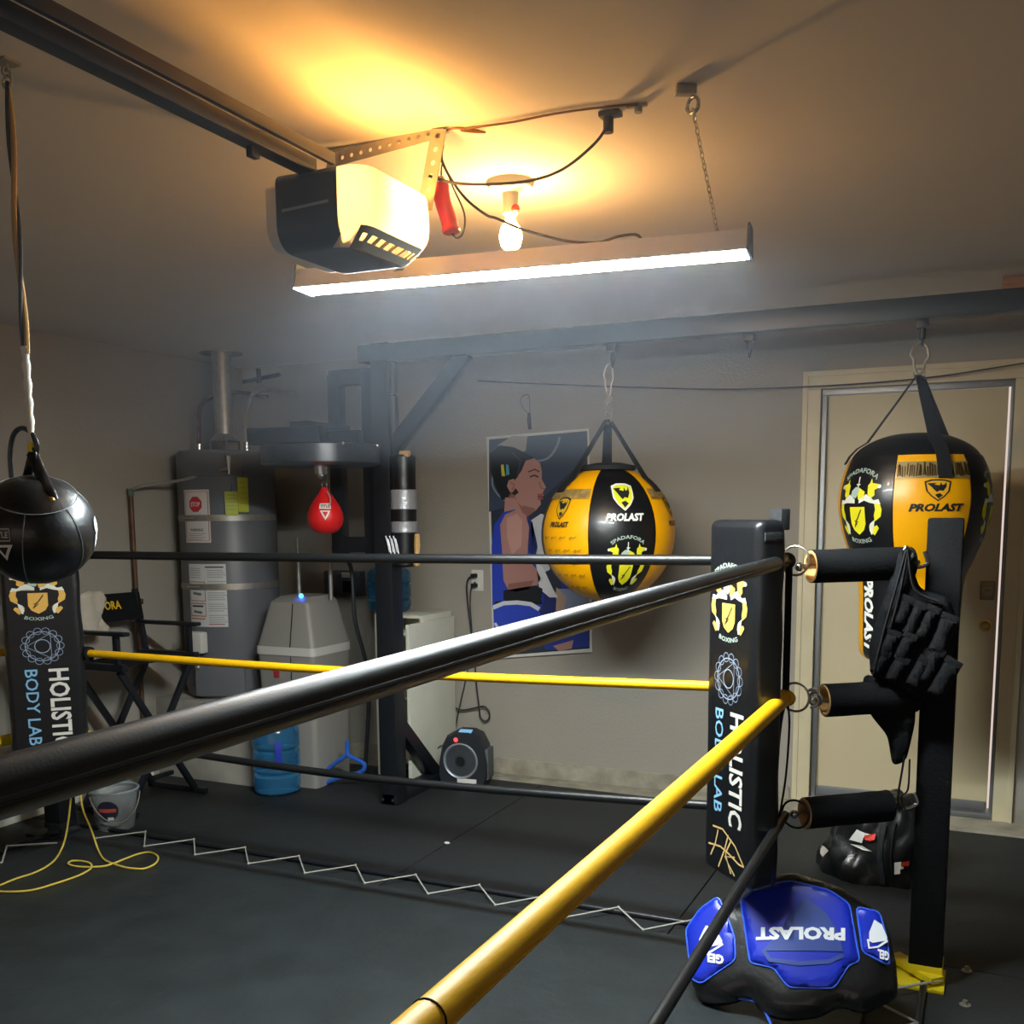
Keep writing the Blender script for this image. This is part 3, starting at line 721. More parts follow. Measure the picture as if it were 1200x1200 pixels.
for i in range(3):
    z = HT[i]; y0 = 3.1
    col = M_ropey if i == 1 else M_ropeb
    cn = 'yellow' if i == 1 else 'black'
    hl = ('top', 'middle', 'bottom')[i]
    zb = [(1.330, 1.334, 1.342), (.926, .905, .958), (.575, .512, .583)][i]
    rope([(CLX-.1, 3.1, zb[0]), ((CLX+CX)/2, 3.1, (zb[0]+zb[2])/2-(.004, .018, .045)[i]), (CX-.02, 3.1, zb[2])], (.0165, .0155, .0145)[i], col,
         '%s %s rope along the back of the ring' % (cn, hl), tape=[((CLX+.05, 3.1, zb[0]), (CLX+.215, 3.1, zb[0]))] if i != 1 else None)
    if i == 1: # dark tape at the far left end
        MB().tube([(CLX-.0, 3.1, zb[0]), (CLX+.18, 3.1, zb[0]-.003)], .03, 12).build('end_wrap', M_cloth, bpy.data.objects['ring_rope.%03d' % 1] if 'ring_rope.001' in bpy.data.objects else None, label='black end wrap')
near = [[(CX, 3.1, HT[0]), (CX, 1.6, 1.334), (CX, .43, 1.326), (CX, -.6, 1.325), (CX, -1.4, 1.33)],
        [(CX+.008, 3.1, HT[1]+.003), (CX+.002, 2.0, .932), (CX, .93, .934), (CX, -.2, .93), (CX, -1.4, .93)],
        [(CX+.016, 3.1, .572), (CX+.01, 2.5, .545), (CX+.005, 1.9, .52), (CX, .6, .49), (CX, -1.4, .53)]]
nr = (.0195, .0225, .0145)
for i in range(3):
    cn = 'yellow' if i == 1 else 'black'; hl = ('top', 'middle', 'bottom')[i]
    rope(near[i], nr[i], M_ropey if i == 1 else M_ropeb, '%s %s rope running diagonally across the foreground' % (('thick ' if i < 2 else 'thin ')+cn, hl), seam=((.985, 0, -.12), (.86, 0, -.5), None)[i],
         joint=[(CX, .94, .934)] if i == 1 else None)
for i in range(3):
    z = HT[i]; cn = 'yellow' if i == 1 else 'black'
    rope([(CLX-.14, 3.08, z), (CLX-.14, 1.5, z-.01), (CLX-.14, 0, z-.012), (CLX-.14, -1.4, z)], .016, M_ropey if i == 1 else M_ropeb, '%s %s rope on the left side of the ring' % (cn, ('top', 'middle', 'bottom')[i]),
         tape=[((CLX-.14, 3.08, z), (CLX-.14, 2.86, z))] if i == 2 else None)
# vertical strap tying the ropes together
mb = MB(); mb.bar((CX+.012, 3.085, 1.36), (CX+.012, 3.085, .93), .02, .004, up=(0, 1, 0))
t = thing('tie_strap', 'narrow black vertical strap joining the ropes beside the right corner pad', 'strap', (CX+.012, 3.085, .55))
mb.build('webbing', M_web, t)
MB().tube(smooth_path([(CX+.014, 3.08, .93), (CX-.0, 3.08, .86), (CX-.008, 3.08, .72), (CX-.004, 3.08, .57)], 5), .014, 8, flat_=.4).build('webbing', M_web, t)
MB().tube(smooth_path([(CX+.016, 3.08, .93), (CX+.026, 3.08, .86), (CX+.02, 3.08, .7), (CX+.004, 3.08, .57)], 5), .008, 8, flat_=.4).build('webbing', M_web, t)
mb = MB(); mb.sphere((CX+.006, 3.085, HT[0]), .025, 16, 10, sc=(1, .7, 1)); mb.build('end_knob', M_dark, t)
mb = MB(); mb.sphere((CX+.018, 3.085, HT[1]), .024, 16, 10, sc=(1, .7, 1)); mb.build('end_knob', M_ropey, t, label='yellow end knob')

# ================================================================== WEIGHTED VEST on the right post
def P_(x, y, Y): return at(x, y, Y=Y)
t = thing('weighted_vest', 'black weighted vest with padded pockets hanging on the right ring post', 'vest', P_(1075, 900, 3.24))
def fnv(Yv, k=1.0): return lambda u, v, h: at(u, v, Y=Yv-h*k)
mb = MB(); pillow(mb, rounded([(1052, 648), (1062, 642), (1078, 690), (1112, 700), (1122, 728), (1118, 775), (1116, 800), (1100, 822), (1070, 818), (1052, 806), (1020, 792), (1018, 755), (1034, 705)], 8), .028, 14, fnv(3.27), 7, wob=.35)
mb.build('vest_body', M_cloth, t)
mb = MB(); pillow(mb, rounded([(1012, 790), (1075, 800), (1072, 850), (1062, 892), (1046, 898), (1040, 862), (1020, 838), (1010, 815)], 8), .02, 12, fnv(3.31), 7, wob=.4)
mb.build('vest_back_panel', M_cloth, t)
for (x, y, ww, hh_, ang) in [(1058, 718, 18, 34, 22), (1071, 727, 17, 38, 24), (1086, 732, 17, 40, 25), (1105, 745, 22, 46, 22), (1040, 757, 19, 34, 24), (1060, 760, 18, 32, 25), (1076, 790, 18, 36, 30), (1090, 782, 18, 42, 28), (1106, 796, 22, 46, 30), (1051, 786, 18, 30, 28), (1031, 778, 16, 28, 25)]:
    ca, sa = math.cos(math.radians(ang)), math.sin(math.radians(ang)); P = []
    for (a, b) in ((-.5, -.5), (.5, -.5), (.5, .5), (-.5, .5)): P.append((x+a*ww*ca-b*hh_*sa*-1*-1, y+a*ww*sa+b*hh_*ca))
    mb = MB(); pillow(mb, rounded(P, 5), .026, 8, fnv(3.238), 5, wob=.25); mb.build('weight_pocket', M_cloth, t)
    fa = [(x-.5*ww*ca+.5*hh_*sa, y-.5*ww*sa-.5*hh_*ca), (x+.5*ww*ca+.5*hh_*sa, y+.5*ww*sa-.5*hh_*ca)]
    mb = MB(); mb.bar(at(fa[0][0], fa[0][1], Y=3.222), at(fa[1][0], fa[1][1], Y=3.222), .02, .008, up=(0, 1, 0), ch=.003); mb.build('pocket_flap', M_cloth, t)
mb = MB()
for L in ([(1062, 645), (1050, 690), (1036, 740), (1024, 790)], [(1064, 645), (1056, 690), (1044, 735)], [(1064, 645), (1072, 690), (1100, 705)]):
    mb.tube(smooth_path([at(a, b, Y=3.222) for a, b in L], 5), .012, 8, flat_=.35)
mb.build('shoulder_strap', M_web, t)
mb = MB(); mb.tube(smooth_path([at(a, b, Y=3.28) for a, b in [(1062, 640), (1058, 650), (1064, 658), (1070, 648), (1062, 640)]], 4), .004, 6); mb.build('buckle', M_chrome, t)
mb = MB()
mb.tube(smooth_path([at(a, b, Y=3.3) for a, b in [(1060, 885), (1056, 910), (1052, 935), (1054, 950)]], 4), .009, 8, flat_=.35)
mb.tube(smooth_path([at(a, b, Y=3.3) for a, b in [(1066, 890), (1064, 925), (1056, 935), (1066, 960)]], 4), .007, 8, flat_=.4); mb.build('strap_or_shadow', M_web, t)
# ================================================================== BODY PROTECTOR
P0 = at(930, 1196, Z=.03); P0.z = .03
up_ = Vector((.03, .60, .80)).normalized(); rt = Vector((1, -.03, 0)).normalized(); nn = rt.cross(up_).normalized()
if nn.y > 0: nn = -nn
ccx = 930
def fnp(u, v, h):
    q = on_plane(u, v, P0, nn); return q+nn*(h+.03-((u-ccx)/120)**2*.05)
t = thing('body_protector', 'blue and black padded trainer body protector lying upside down below the corner pad', 'body protector', (P0.x, P0.y, 0))
mb = MB(); pillow(mb, rounded([(800, 1092), (820, 1068), (850, 1052), (862, 1062), (880, 1052), (893, 1034), (930, 1026), (985, 1042), (1030, 1068), (1042, 1090), (1050, 1130), (1052, 1168), (1012, 1190), (985, 1182), (960, 1196), (925, 1200), (900, 1194), (880, 1172), (850, 1180), (820, 1174), (808, 1150), (804, 1120)], 10), .05, 26, fnp, 8)
mb.build('padded_body', M_leather, t)
def fnb(k): return lambda u, v, h: fnp(u, v, h+k)
for nm, L in (('center', [(873, 1063), (893, 1048), (930, 1042), (975, 1052), (998, 1067), (1010, 1133), (998, 1137), (981, 1165), (929, 1165), (911, 1142), (884, 1136)]), ('left', [(806, 1092), (824, 1070), (846, 1057), (856, 1078), (866, 1106), (867, 1132), (825, 1157), (813, 1150)]), ('right', [(1006, 1070), (1032, 1074), (1041, 1105), (1044, 1136), (1013, 1122)])):
    mb = MB(); pillow(mb, rounded(L, 6), .013, 7, fnb(.05), 6); mb.build('blue_panel', M_blue, t, label='blue %s panel' % nm)
    Q = rounded([(a, b) for a, b in L], 6); mb = MB(); mb.tube([fnp(q.x, q.y, .052) for q in Q], .003, 6, closed=True); mb.build('piping', mat('light_blue_piping', '#3a66e0', .4), t)
p = Print()
p.poly('#1c3a86', [(948, 1062), (972, 1080), (985, 1100), (992, 1124), (900, 1124), (912, 1110), (940, 1112), (960, 1106), (966, 1096), (958, 1078)], 1)
p.line('#1c3a86', [(900, 1122), (908, 1134), (940, 1139), (975, 1136), (992, 1128)], 5, 1)
p.text('#dfe3e8', 'PROLAST', (943, 1104), w=102, h=15, rot=0, bold=.05, shear=0, lay=2)
p.items[-1] = (p.items[-1][0], [Vector((2*943-v.x, v.y)) for v in p.items[-1][1]], p.items[-1][2], 2)
p.build('lettering', t, fnb(.0645), step=8)
for cx_, cy_, s_, gx, gy, gw in ((838, 1108, 1, 842, 1130, 24), (1031, 1102, .72, 1037, 1125, 13)):
    p = Print(); f = lambda L: [(cx_+a*s_, cy_+b) for a, b in L]
    p.poly('#dfe3e8', f([(-6, -17), (6, -12), (14, 2), (14, 6), (2, 8), (-4, 2), (-8, 10), (-14, 8), (-14, -2)]), 1)
    p.line('#dfe3e8', f([(-16, 6), (-14, 16), (0, 14), (15, 6)]), 2.4, 1)
    p.text('#dfe3e8', 'GEL', (gx, gy), w=gw, h=11, bold=.05); p.items[-1] = (p.items[-1][0], [Vector((2*gx-v.x, v.y-(v.x-gx)*.2)) for v in p.items[-1][1]], p.items[-1][2], 2)
    p.build('printed_logo', t, fnb(.0645), step=8)
mb = MB(); mb.tube(smooth_path([fnp(a, b, .01) for a, b in [(865, 1172), (885, 1176), (898, 1188), (906, 1204)]], 4), .004, 6); mb.build('edge_piping', mat('light_blue_piping', '#3a66e0', .4), t)
# ================================================================== CEILING FITTINGS AND LAMPS
def emission(name, col, e):
    m = bpy.data.materials.new(name); m.use_nodes = True; nt = m.node_tree; nt.nodes.remove(nt.nodes['Principled BSDF'])
    n = nt.nodes.new('ShaderNodeEmission'); n.inputs[0].default_value = (*col, 1); n.inputs[1].default_value = e
    nt.links.new(n.outputs[0], nt.nodes['Material Output'].inputs[0]); return m
E_tube = emission('tube_glow', COOL, TUBE_E); E_bulb = emission('bulb_glow', WARM2, BULB_E); E_open = emission('opener_bulb_glow', WARM, OPENER_E)
# fluorescent shop light
LA, LB = Vector((-1.745, 2.43, 2.085)), Vector((-.552, 2.565, 2.085))
ld = (LB-LA).normalized(); ln = Vector((-ld.y, ld.x, 0))
ML = Matrix(((ld.x, ln.x, 0, LA.x), (ld.y, ln.y, 0, LA.y), (0, 0, 1, LA.z), (0, 0, 0, 1))); LL = (LB-LA).length
t = thing('shop_light', 'long white fluorescent shop light glowing under the ceiling', 'ceiling light', (LA+LB)/2)
mb = MB(ML); pr = [(-.055, .012), (-.052, .018), (-.03, .062), (.03, .062), (.052, .018), (.055, .012), (.05, .01), (.024, .052), (-.024, .052), (-.05, .01)]
vs = [(0, a, b) for a, b in pr]+[(LL, a, b) for a, b in pr]; n = len(pr)
mb.add(vs, [(i, (i+1) % n, n+(i+1) % n, n+i) for i in range(n)]+[tuple(range(n)), tuple(range(2*n-1, n-1, -1))]); mb.build('reflector_hood', M_white, t)
for yy in (-.022, .022):
    mb = MB(ML); mb.cyl((.012, yy, .018), (LL-.012, yy, .018), .0145, n=16); mb.build('fluorescent_tube', E_tube, t)
for x0 in (-.004, LL-.002):
    mb = MB(ML); mb.add([(x0, -.058, .006), (x0, .058, .006), (x0, .034, .075), (x0, -.034, .075), (x0+.006, -.058, .006), (x0+.006, .058, .006), (x0+.006, .034, .075), (x0+.006, -.034, .075)],
        [(0, 1, 2, 3), (4, 5, 6, 7), (0, 1, 5, 4), (1, 2, 6, 5), (2, 3, 7, 6), (3, 0, 4, 7)]); mb.build('end_plate', mat('lamp_end', '#5a6676', .5), t)
# chain and hook
hk = at(806, 99, Z=ZC); ht_ = Vector((hk.x, hk.y, ZC))
t = thing('lamp_chain', 'thin light chain from the ceiling eye hook down to the shop light', 'chain', ht_-Vector((0, 0, .3)))
c0 = at(812, 128, Y=hk.y+.0); c1 = ML @ Vector((LL-.075, 0, .062)); n = 22
for i in range(n):
    a = c0.lerp(c1, i/n); b = c0.lerp(c1, (i+1)/n); m_ = (a+b)/2; dd = (b-a).normalized(); s1 = dd.orthogonal().normalized(); s2 = dd.cross(s1); u_ = s1 if i % 2 else s2
    L = (b-a).length*.66; MB().tube([m_+dd*(L*math.cos(k*PI/5))+u_*(.0042*math.sin(k*PI/5)) for k in range(10)], .0011, 5, closed=True).build('chain_link', M_galv, t)
t = thing('eye_hook', 'steel eye hook and angle bracket screwed to the ceiling above the lamp chain', 'hook', ht_-Vector((0, 0, .06)))
mb = MB(); mb.box(ht_+Vector((-.005, 0, -.0105)), (.045, .024, .02), R=Matrix.Rotation(.5, 3, 'Z'), ch=.003); mb.build('bracket', M_galv, t)
mb = MB(); mb.ring(c0+Vector((0, 0, .008)), .016, .004, ax=(.5, 1, 0), n=20, m=8); mb.cyl(c0+Vector((0, 0, .024)), (c0.x, c0.y, ZC), .004, n=8); mb.build('eye', M_chrome, t)
# garage door opener
ox0, ox1, oy0, oy1, oz0, oz1 = -1.462, -1.205, 1.9, 2.2, 2.055, 2.212
t = thing('door_opener', 'dark garage door opener with glowing white light covers hung from the ceiling', 'garage door opener', ((ox0+ox1)/2, (oy0+oy1)/2, oz0))
def rr_profile(z0, z1, y0, y1, r, n=5):
    P = []
    for (yy, zz, a) in ((y0+r, z0+r, PI), (y1-r, z0+r, 1.5*PI), (y1-r, z1-.02, 0), (y0+.02, z1-.02, .5*PI)):
        q = r if zz < (z0+z1)/2 else .02
        for k in range(n+1): P.append((yy+q*math.cos(a+.5*PI*k/n), zz+q*math.sin(a+.5*PI*k/n)))
    return P
def extrude_x(mb, P, x0, x1, cap=True, cl=True):
    n = len(P); vs = [(x0, a, b) for a, b in P]+[(x1, a, b) for a, b in P]; fs = [(i, (i+1) % n, n+(i+1) % n, n+i) for i in range(n if cl else n-1)]
    if cap: fs += [tuple(range(n-1, -1, -1)), tuple(range(n, 2*n))]
    return mb.add(vs, fs)
mb = MB(); extrude_x(mb, rr_profile(oz0, oz1, oy0, oy1, .05), -1.428, -1.272); mb.build('motor_housing', M_cap, t)
mb = MB(); extrude_x(mb, rr_profile(oz0+.005, oz1-.01, oy0+.01, oy1-.01, .05), ox0, -1.428); mb.build('light_cover', M_white, t)
p = Print(); p.line('#7f8898', [(-.06, -.003), (.06, .003)], .006); p.build('nameplate', t, lambda u, v, h: Vector((-1.352+u, oy0-.0012-h, oz1-.075+v)))
# right light cover: thin translucent shell, open at the top, real bulb inside
mb = MB(); th = .004
P = [(oy0+.006, oz1-.004)]+[(oy0+.006, oz0+.09), (oy0+.012, oz0+.075)]
S = [] 
nx, nz = 8, 12
rows = []
for j in range(nz+1):
    z = oz1-.006-(oz1-oz0-.002)*j/nz; k = j/nz; bulge = math.sin(min(1, k*1.25)*PI)*.006
    sh = max(0, (k-.55)/.45); ins = .05*sh*sh
    yA, yB, xR = oy0+.002+ins*.4, oy1-.004-ins*.6, ox1+bulge-ins
    row = [(-1.272, yA, z)]
    for i in range(7): a = -PI/2+PI/2*i/6; row.append((xR-.045+.045*math.cos(a), yA+.045+.045*math.sin(a), z))
    for i in range(7): a = PI/2*i/6; row.append((xR-.045+.045*math.cos(a), yB-.045+.045*math.sin(a), z))
    row.append((-1.272, yB, z)); rows.append(row)
n = len(rows[0]); vs = [v for r in rows for v in r]; JS = 9; fs = [(j*n+i, j*n+i+1, (j+1)*n+i+1, (j+1)*n+i) for j in range(nz) for i in range(n-1) if j < JS or i < 4]
m2 = MB(); f2 = [(j*n+i, j*n+i+1, (j+1)*n+i+1, (j+1)*n+i) for j in range(JS, nz) for i in range(4, n-1) if i % 2 == 0 or j in (JS, nz-1)]
m2.add(vs, f2).build('vent_grille', mat('louvre_grey', '#5c5648', .5), t)
mb.add(vs, fs); lens = mb.build('light_lens', M_lens, t, label='glowing translucent light cover')
# louvred dark grille closing the underside
mb = MB(); mb.bb((-1.272, oy0+.03, oz0+.004), (ox1-.055, oy1-.04, oz0+.01))
for i in range(7): mb.bar((-1.262+.0*i, oy0+.05+.033*i, oz0+.016), (ox1-.03, oy0+.04+.035*i, oz0+.03), .008, .004)
mb.build('louvre', mat('louvre_grey', '#5c5648', .5), t)
mb = MB(); mb.sphere((-1.235, 2.085, 2.16), .024, 16, 10, sc=(1, 1, 1.25)); mb.build('bulb', E_open, t)
# rail
t = thing('opener_rail', 'dark double rail running along the ceiling from the garage door opener', 'rail', (-1.35, 0, 2.215))
MB().bb((-1.372, -2.3, 2.205), (-1.332, 1.92, 2.235), ch=.003).build('rail_channel', mat('rail_dark', '#1c1c21', .45, .3), t)
MB().bb((-1.318, -2.3, 2.228), (-1.306, 1.95, 2.252), ch=.002).build('chain_guide', mat('rail_steel', '#29282d', .45, .3), t)
mb = MB(); mb.bb((-1.36, 1.72, 2.185), (-1.345, 1.745, 2.206), ch=.002); mb.build('trolley_stop', M_dark, t)
# perforated hanging brackets
def perforated(mb, a, b, wd, up, nh):
    """angle strut with real holes shown as proud dark slots"""
    mb.bar(a, b, wd, .003, up=up)
t = thing('ceiling_strut', 'perforated metal angle strut holding the door opener to the ceiling', 'bracket', (-1.3, 2.27, 2.2))
sa, sb_ = at(385, 180, Y=2.27), at(520, 152, Y=2.27); sa.z = 2.36; sb_.z = 2.385
def strip(name, a, b, wd, nrm, parent, nh):
    a = Vector(a); b = Vector(b); d = (b-a).normalized(); nrm = Vector(nrm).normalized(); x = nrm.cross(d).normalized(); L = (b-a).length
    mb = MB(); st = L/nh; hw = wd/2; r = wd*.17
    for i in range(nh):
        c = a+d*(st*(i+.5)); out = [c-d*st/2-x*hw, c+d*st/2-x*hw, c+d*st/2+x*hw, c-d*st/2+x*hw]
        outer = []; inner = []
        for k in range(8):
            an = 2*PI*k/8+PI/8; inner.append(c+d*(r*math.cos(an))+x*(r*math.sin(an)))
            ca, sa_ = math.cos(an), math.sin(an); s_ = min((st/2)/abs(ca) if abs(ca) > 1e-6 else 9, hw/abs(sa_) if abs(sa_) > 1e-6 else 9); outer.append(c+d*(s_*ca)+x*(s_*sa_))
        for q in (nrm*.0012, -nrm*.0012):
            mb.add([p+q for p in outer+inner], [(k, (k+1) % 8, 8+(k+1) % 8, 8+k) for k in range(8)])
            # corners
            for cc, k in ((out[0], 4), (out[1], 6), (out[2], 0), (out[3], 2)):
                k0, k1 = {4: (4, 3), 6: (7, 6), 0: (0, 7), 2: (3, 4)}[k], None
            mb.add([p+q for p in out]+[p+q for p in outer], [(2, 4+0, 4+1), (3, 4+2, 4+3), (0, 4+4, 4+5), (1, 4+6, 4+7)])
    mb.build(name, M_galv, parent)
strip('angle_strut', sa, sb_, .032, (0, 1, 0), t, 12)
strip('angle_strut', (sa.x, 2.285, 2.388), (sb_.x, 2.285, 2.388), .032, (0, 0, 1), t, 12)
a = at(392, 176, Y=2.27); strip('hanger_strap', (a.x, 2.268, 2.375), (a.x+.0, 2.2, 2.2), .03, (0, 1, .0), t, 5)
a = at(514, 152, Y=2.26); b = at(498, 208, Y=2.24); strip('hanger_strap', (a.x, 2.262, 2.385), (b.x, 2.235, 2.2), .04, (0, 1, 0), t, 6)
# emergency release: red handle on its cord
a, b = at(516, 216, Y=2.3), at(529, 272, Y=2.3)
t = thing('release_handle', 'red emergency release handle hanging beside the door opener', 'handle', b)
mb = MB(); ps = smooth_path([a, a.lerp(b, .35)+Vector((-.004, 0, 0)), a.lerp(b, .7), b], 5); mb.tube(ps, [.023, .025]+[.0235]*(len(ps)-4)+[.027, .025], 12, flat_=.8); mb.build('grip', M_redp, t)
mb = MB(); mb.ring(a+Vector((0, 0, .008)), .01, .003, ax=(0, 1, 0), n=14, m=6); mb.build('loop', M_galv, t)
mb = MB(); mb.tube(smooth_path([at(x, y, Y=2.31) for x, y in [(517, 212), (519, 192), (532, 222), (544, 250), (543, 272), (535, 279), (529, 272)]], 5), .0022, 6); mb.build('pull_cord', mat('dark_cord', '#3a3634', .7), t)
def cable(name, label, L, r, m=M_dark, cat='cable', n=6):
    return tag(MB().tube(smooth_path(L, n), r, 8).build(name, m), label, cat)
CB = mat('dark_cord', '#3a3634', .7)
cable('power_cable', 'dark cable drooping from the ceiling socket back to the door opener', [at(x, y, Y=yy) for x, y, yy in [(500, 205, 2.27), (530, 214, 2.28), (570, 216, 2.3), (620, 212, 2.31), (660, 198, 2.32), (695, 170, 2.33), (710, 150, 2.33), (714, 138, 2.335)]], .0035, CB)
cable('power_cable', 'dark looped cable hanging from the perforated strut towards the shop light', [at(x, y, Y=yy) for x, y, yy in [(519, 170, 2.27), (518, 188, 2.3), (530, 212, 2.35), (548, 235, 2.4), (570, 252, 2.45), (582, 256, 2.48), (610, 268, 2.5), (640, 277, 2.52), (668, 283, 2.54), (700, 284, 2.55), (725, 277, 2.55), (745, 275, 2.55), (752, 281, 2.54)]], .0035, CB)
cable('ceiling_cable', 'thin brown wire tacked across the ceiling above the shop light', [Vector((q.x, q.y, ZC-.004)) for q in [at(x, y, Z=ZC) for x, y in [(520, 152), (535, 148), (568, 153), (540, 150), (600, 141), (650, 131), (700, 124), (748, 120)]]], .0028, mat('brown_wire', '#6b4a2c', .7))
c = at(713, 131, Z=ZC); mb = MB(); mb.bb((c.x-.02, c.y-.015, ZC-.012), (c.x+.03, c.y+.015, ZC), ch=.003); mb.cyl((c.x, c.y, ZC-.045), (c.x, c.y, ZC-.01), .012, n=12); tag(mb.build('ceiling_plug', M_dark), 'dark plug pushed into the ceiling socket at the end of the drooping cable', 'plug')
c = at(748, 122, Z=ZC); mb = MB(); mb.cyl((c.x, c.y, ZC-.018), (c.x, c.y, ZC), .009, n=12); mb.bb((c.x-.025, c.y-.006, ZC-.006), (c.x+.02, c.y+.006, ZC)); tag(mb.build('cable_clip', M_galv), 'small metal clip fixing the brown wire to the ceiling', 'clip')
# bare bulb
lc = at(598, 213, Z=ZC); q = at(597, 281, Y=lc.y)
t = thing('bare_bulb', 'bare glowing bulb in a round ceiling lamp holder above the shop light', 'light bulb', (lc.x, lc.y, q.z-.04))
mb = MB(); mb.lathe([(0, ZC-.03), (.03, ZC-.03), (.06, ZC-.018), (.066, ZC-.004), (.066, ZC-.0005)], (lc.x, lc.y, 0), n=28); mb.build('holder_base', M_offw, t)
mb = MB(); mb.lathe([(0, ZC-.085), (.02, ZC-.085), (.023, ZC-.03)], (lc.x, lc.y, 0), n=20); mb.build('socket', M_offw, t)
mb = MB(); mb.sphere((lc.x+.02, lc.y-.01, ZC-.075), .012, 10, 6); mb.build('pull_switch', M_redp, t)
bt = ZC-.085; mb = MB(); mb.lathe([(.013, bt), (.014, bt-.02), (.026, bt-.035), (.032, bt-.06), (.026, bt-.085), (.012, bt-.098), (0, bt-.1)], (lc.x, lc.y, 0), n=24); mb.build('bulb', E_bulb, t)

# ================================================================== HANGING BLACK BALL (front left)
t = thing('double_end_ball', 'black leather ball with white piping hanging on a rope at the left edge', 'punching ball', (-1.83, 1.57, 1.34))
kx = -1.83; kc = at(43, 621, X=kx); ky, kz, KR = kc.y, kc.z, .118
vdir = Vector((CAM.x-kx, CAM.y-ky, 0)).normalized(); tax = Vector((0, 0, 1)).cross(vdir)
MK = Matrix.Translation((kx, ky, kz)) @ Matrix.Rotation(math.radians(30), 4, tax)
kp = [(KR*math.sin(PI*i/20), -KR*.94*math.cos(PI*i/20)) for i in range(0, 17)]
ka = math.atan2(-ky, -kx); capa = PI*.22
for k in range(6):
    t0 = ka+math.radians(-14+60*k)+.004; MB(MK).lathe(kp, n=12, t0=t0, t1=t0+PI/3-.008, bulge=.02).build('leather_panel', M_leather, t)
    aa = t0-.004; mb = MB(MK); mb.tube([((r+.0008)*math.cos(aa), (r+.0008)*math.sin(aa), z) for r, z in kp if z > -KR*.9], .0013, 5); mb.build('piping', mat('grey_piping', '#7c8488', .5), t)
mb = MB(MK); mb.lathe([(KR*1.035*math.sin(capa*1.06*i/7), KR*.955*math.cos(capa*1.06*i/7)) for i in range(7, -1, -1)], n=36); mb.build('top_cap', M_leather, t)
mb = MB(MK); mb.ring((0, 0, KR*.955*math.cos(capa*1.06)), KR*1.04*math.sin(capa*1.06), .0013, n=36, m=6); mb.build('piping', mat('grey_piping', '#7c8488', .5), t)
kt = at(38, 533, Y=ky)
e0 = on_plane(61, 586, Vector((kx, ky, kz))+vdir*(KR*.72), vdir)
for L, wd in (([kt+Vector((0, 0, .004)), on_plane(48, 556, kt+vdir*.03, vdir), on_plane(57, 575, kt+vdir*.075, vdir), e0], .012), ([kt, on_plane(34, 550, kt-vdir*.01, vdir), on_plane(30, 566, kt-vdir*.03, vdir)], .009)):
    mb = MB(); mb.tube(smooth_path(L, 6), wd, 12, flat_=.28, upv=tuple(vdir)); mb.build('handle_strap', M_leather, t)
mb = MB(); mb.sphere(e0+vdir*.004, .006, 12, 8); mb.build('rivet', M_brass, t)
mb = MB(); mb.ring(kt, .014, .0035, ax=(.3, 1, 0), n=18, m=8); mb.build('ring', M_steel, t)
mb = MB(); mb.tube(smooth_path([at(x, y, Y=ky) for x, y in [(14, 562), (12, 535), (15, 512), (24, 502), (35, 506), (43, 520), (42, 532)]], 5), .0055, 8); mb.build('hose_loop', M_leather, t)
p = Print(); p.line('#b8beb8', [(-.02, .012), (.02, .012), (.02, -.012), (-.02, -.012)], .002, 1, True); p.text('#b8beb8', 'TITLE', (0, 0), w=.034, h=.012, bold=.03)
p.poly('#e0e4e0', [(-.018, -.02), (.024, -.02), (.003, -.052)]); p.poly('#14171c', [(-.008, -.025), (.014, -.025), (.003, -.042)], 2)
kr = lambda z: KR*math.sqrt(max(.001, 1-((z-kz)/KR)**2))*1.024
p.build('printed_logo', t, lambda u, v, h: (lambda q: Vector((kx, ky, kz))+(q-Vector((kx, ky, kz))).normalized()*(KR*1.03+h))(rev(kx, ky, kz-.008, kr, ka+math.radians(-34))(u, v, h)), step=.01)
p = Print(); p.poly('#c8d4cc', [(-.006, .02), (.008, .03), (.012, .0), (.004, -.012), (-.008, .004)]); p.poly('#dfe4e0', [(-.004, -.012), (.008, -.006), (.004, -.04)])
p.build('printed_logo', t, lambda u, v, h: (lambda q: Vector((kx, ky, kz))+(q-Vector((kx, ky, kz))).normalized()*(KR*1.03+h))(rev(kx, ky, kz+.0, kr, ka+math.radians(70))(u, v, h)), step=.01)
# hanging rope
hookp = at(2, 84, Z=ZC); hookp = Vector((kt.x, kt.y, ZC))
t = thing('hanging_rope', 'frayed tan and black rope hanging from the ceiling to the black ball', 'rope', kt)
top = Vector((kt.x, kt.y, ZC-.04)); L = top-kt
for k, (m_, r_) in enumerate(((mat('tan_rope', '#b08a4a', .8), .0055), (mat('dark_rope', '#2c2a28', .8), .004))):
    mb = MB(); a0_ = PI*k; ps = [kt+L*(.28+.72*i/40)+Vector((.0045*math.cos(a0_+i*.22), .0045*math.sin(a0_+i*.22), 0)) for i in range(41)]; mb.tube(ps, r_, 8); mb.build('rope_strand', m_, t, label='tan strand' if k == 0 else 'black strand')
mb = MB(); ps = [kt+L*(.03+.27*i/16) for i in range(17)]; mb.tube(ps, [.0075*(1+.25*math.sin(i*2.1)) for i in range(17)], 10); mb.build('white_wrap', mat('white_wrap', '#d8d2c4', .8), t, label='white tape wrap')
mb = MB(); mb.tube([kt+Vector((0, 0, .006)), kt+L*.045], [.009, .0075], 10); mb.build('yellow_tape', M_ytape, t, label='yellow tape')
t = thing('rope_hook', 'small steel hook with short chain holding the rope to the ceiling', 'hook', top)
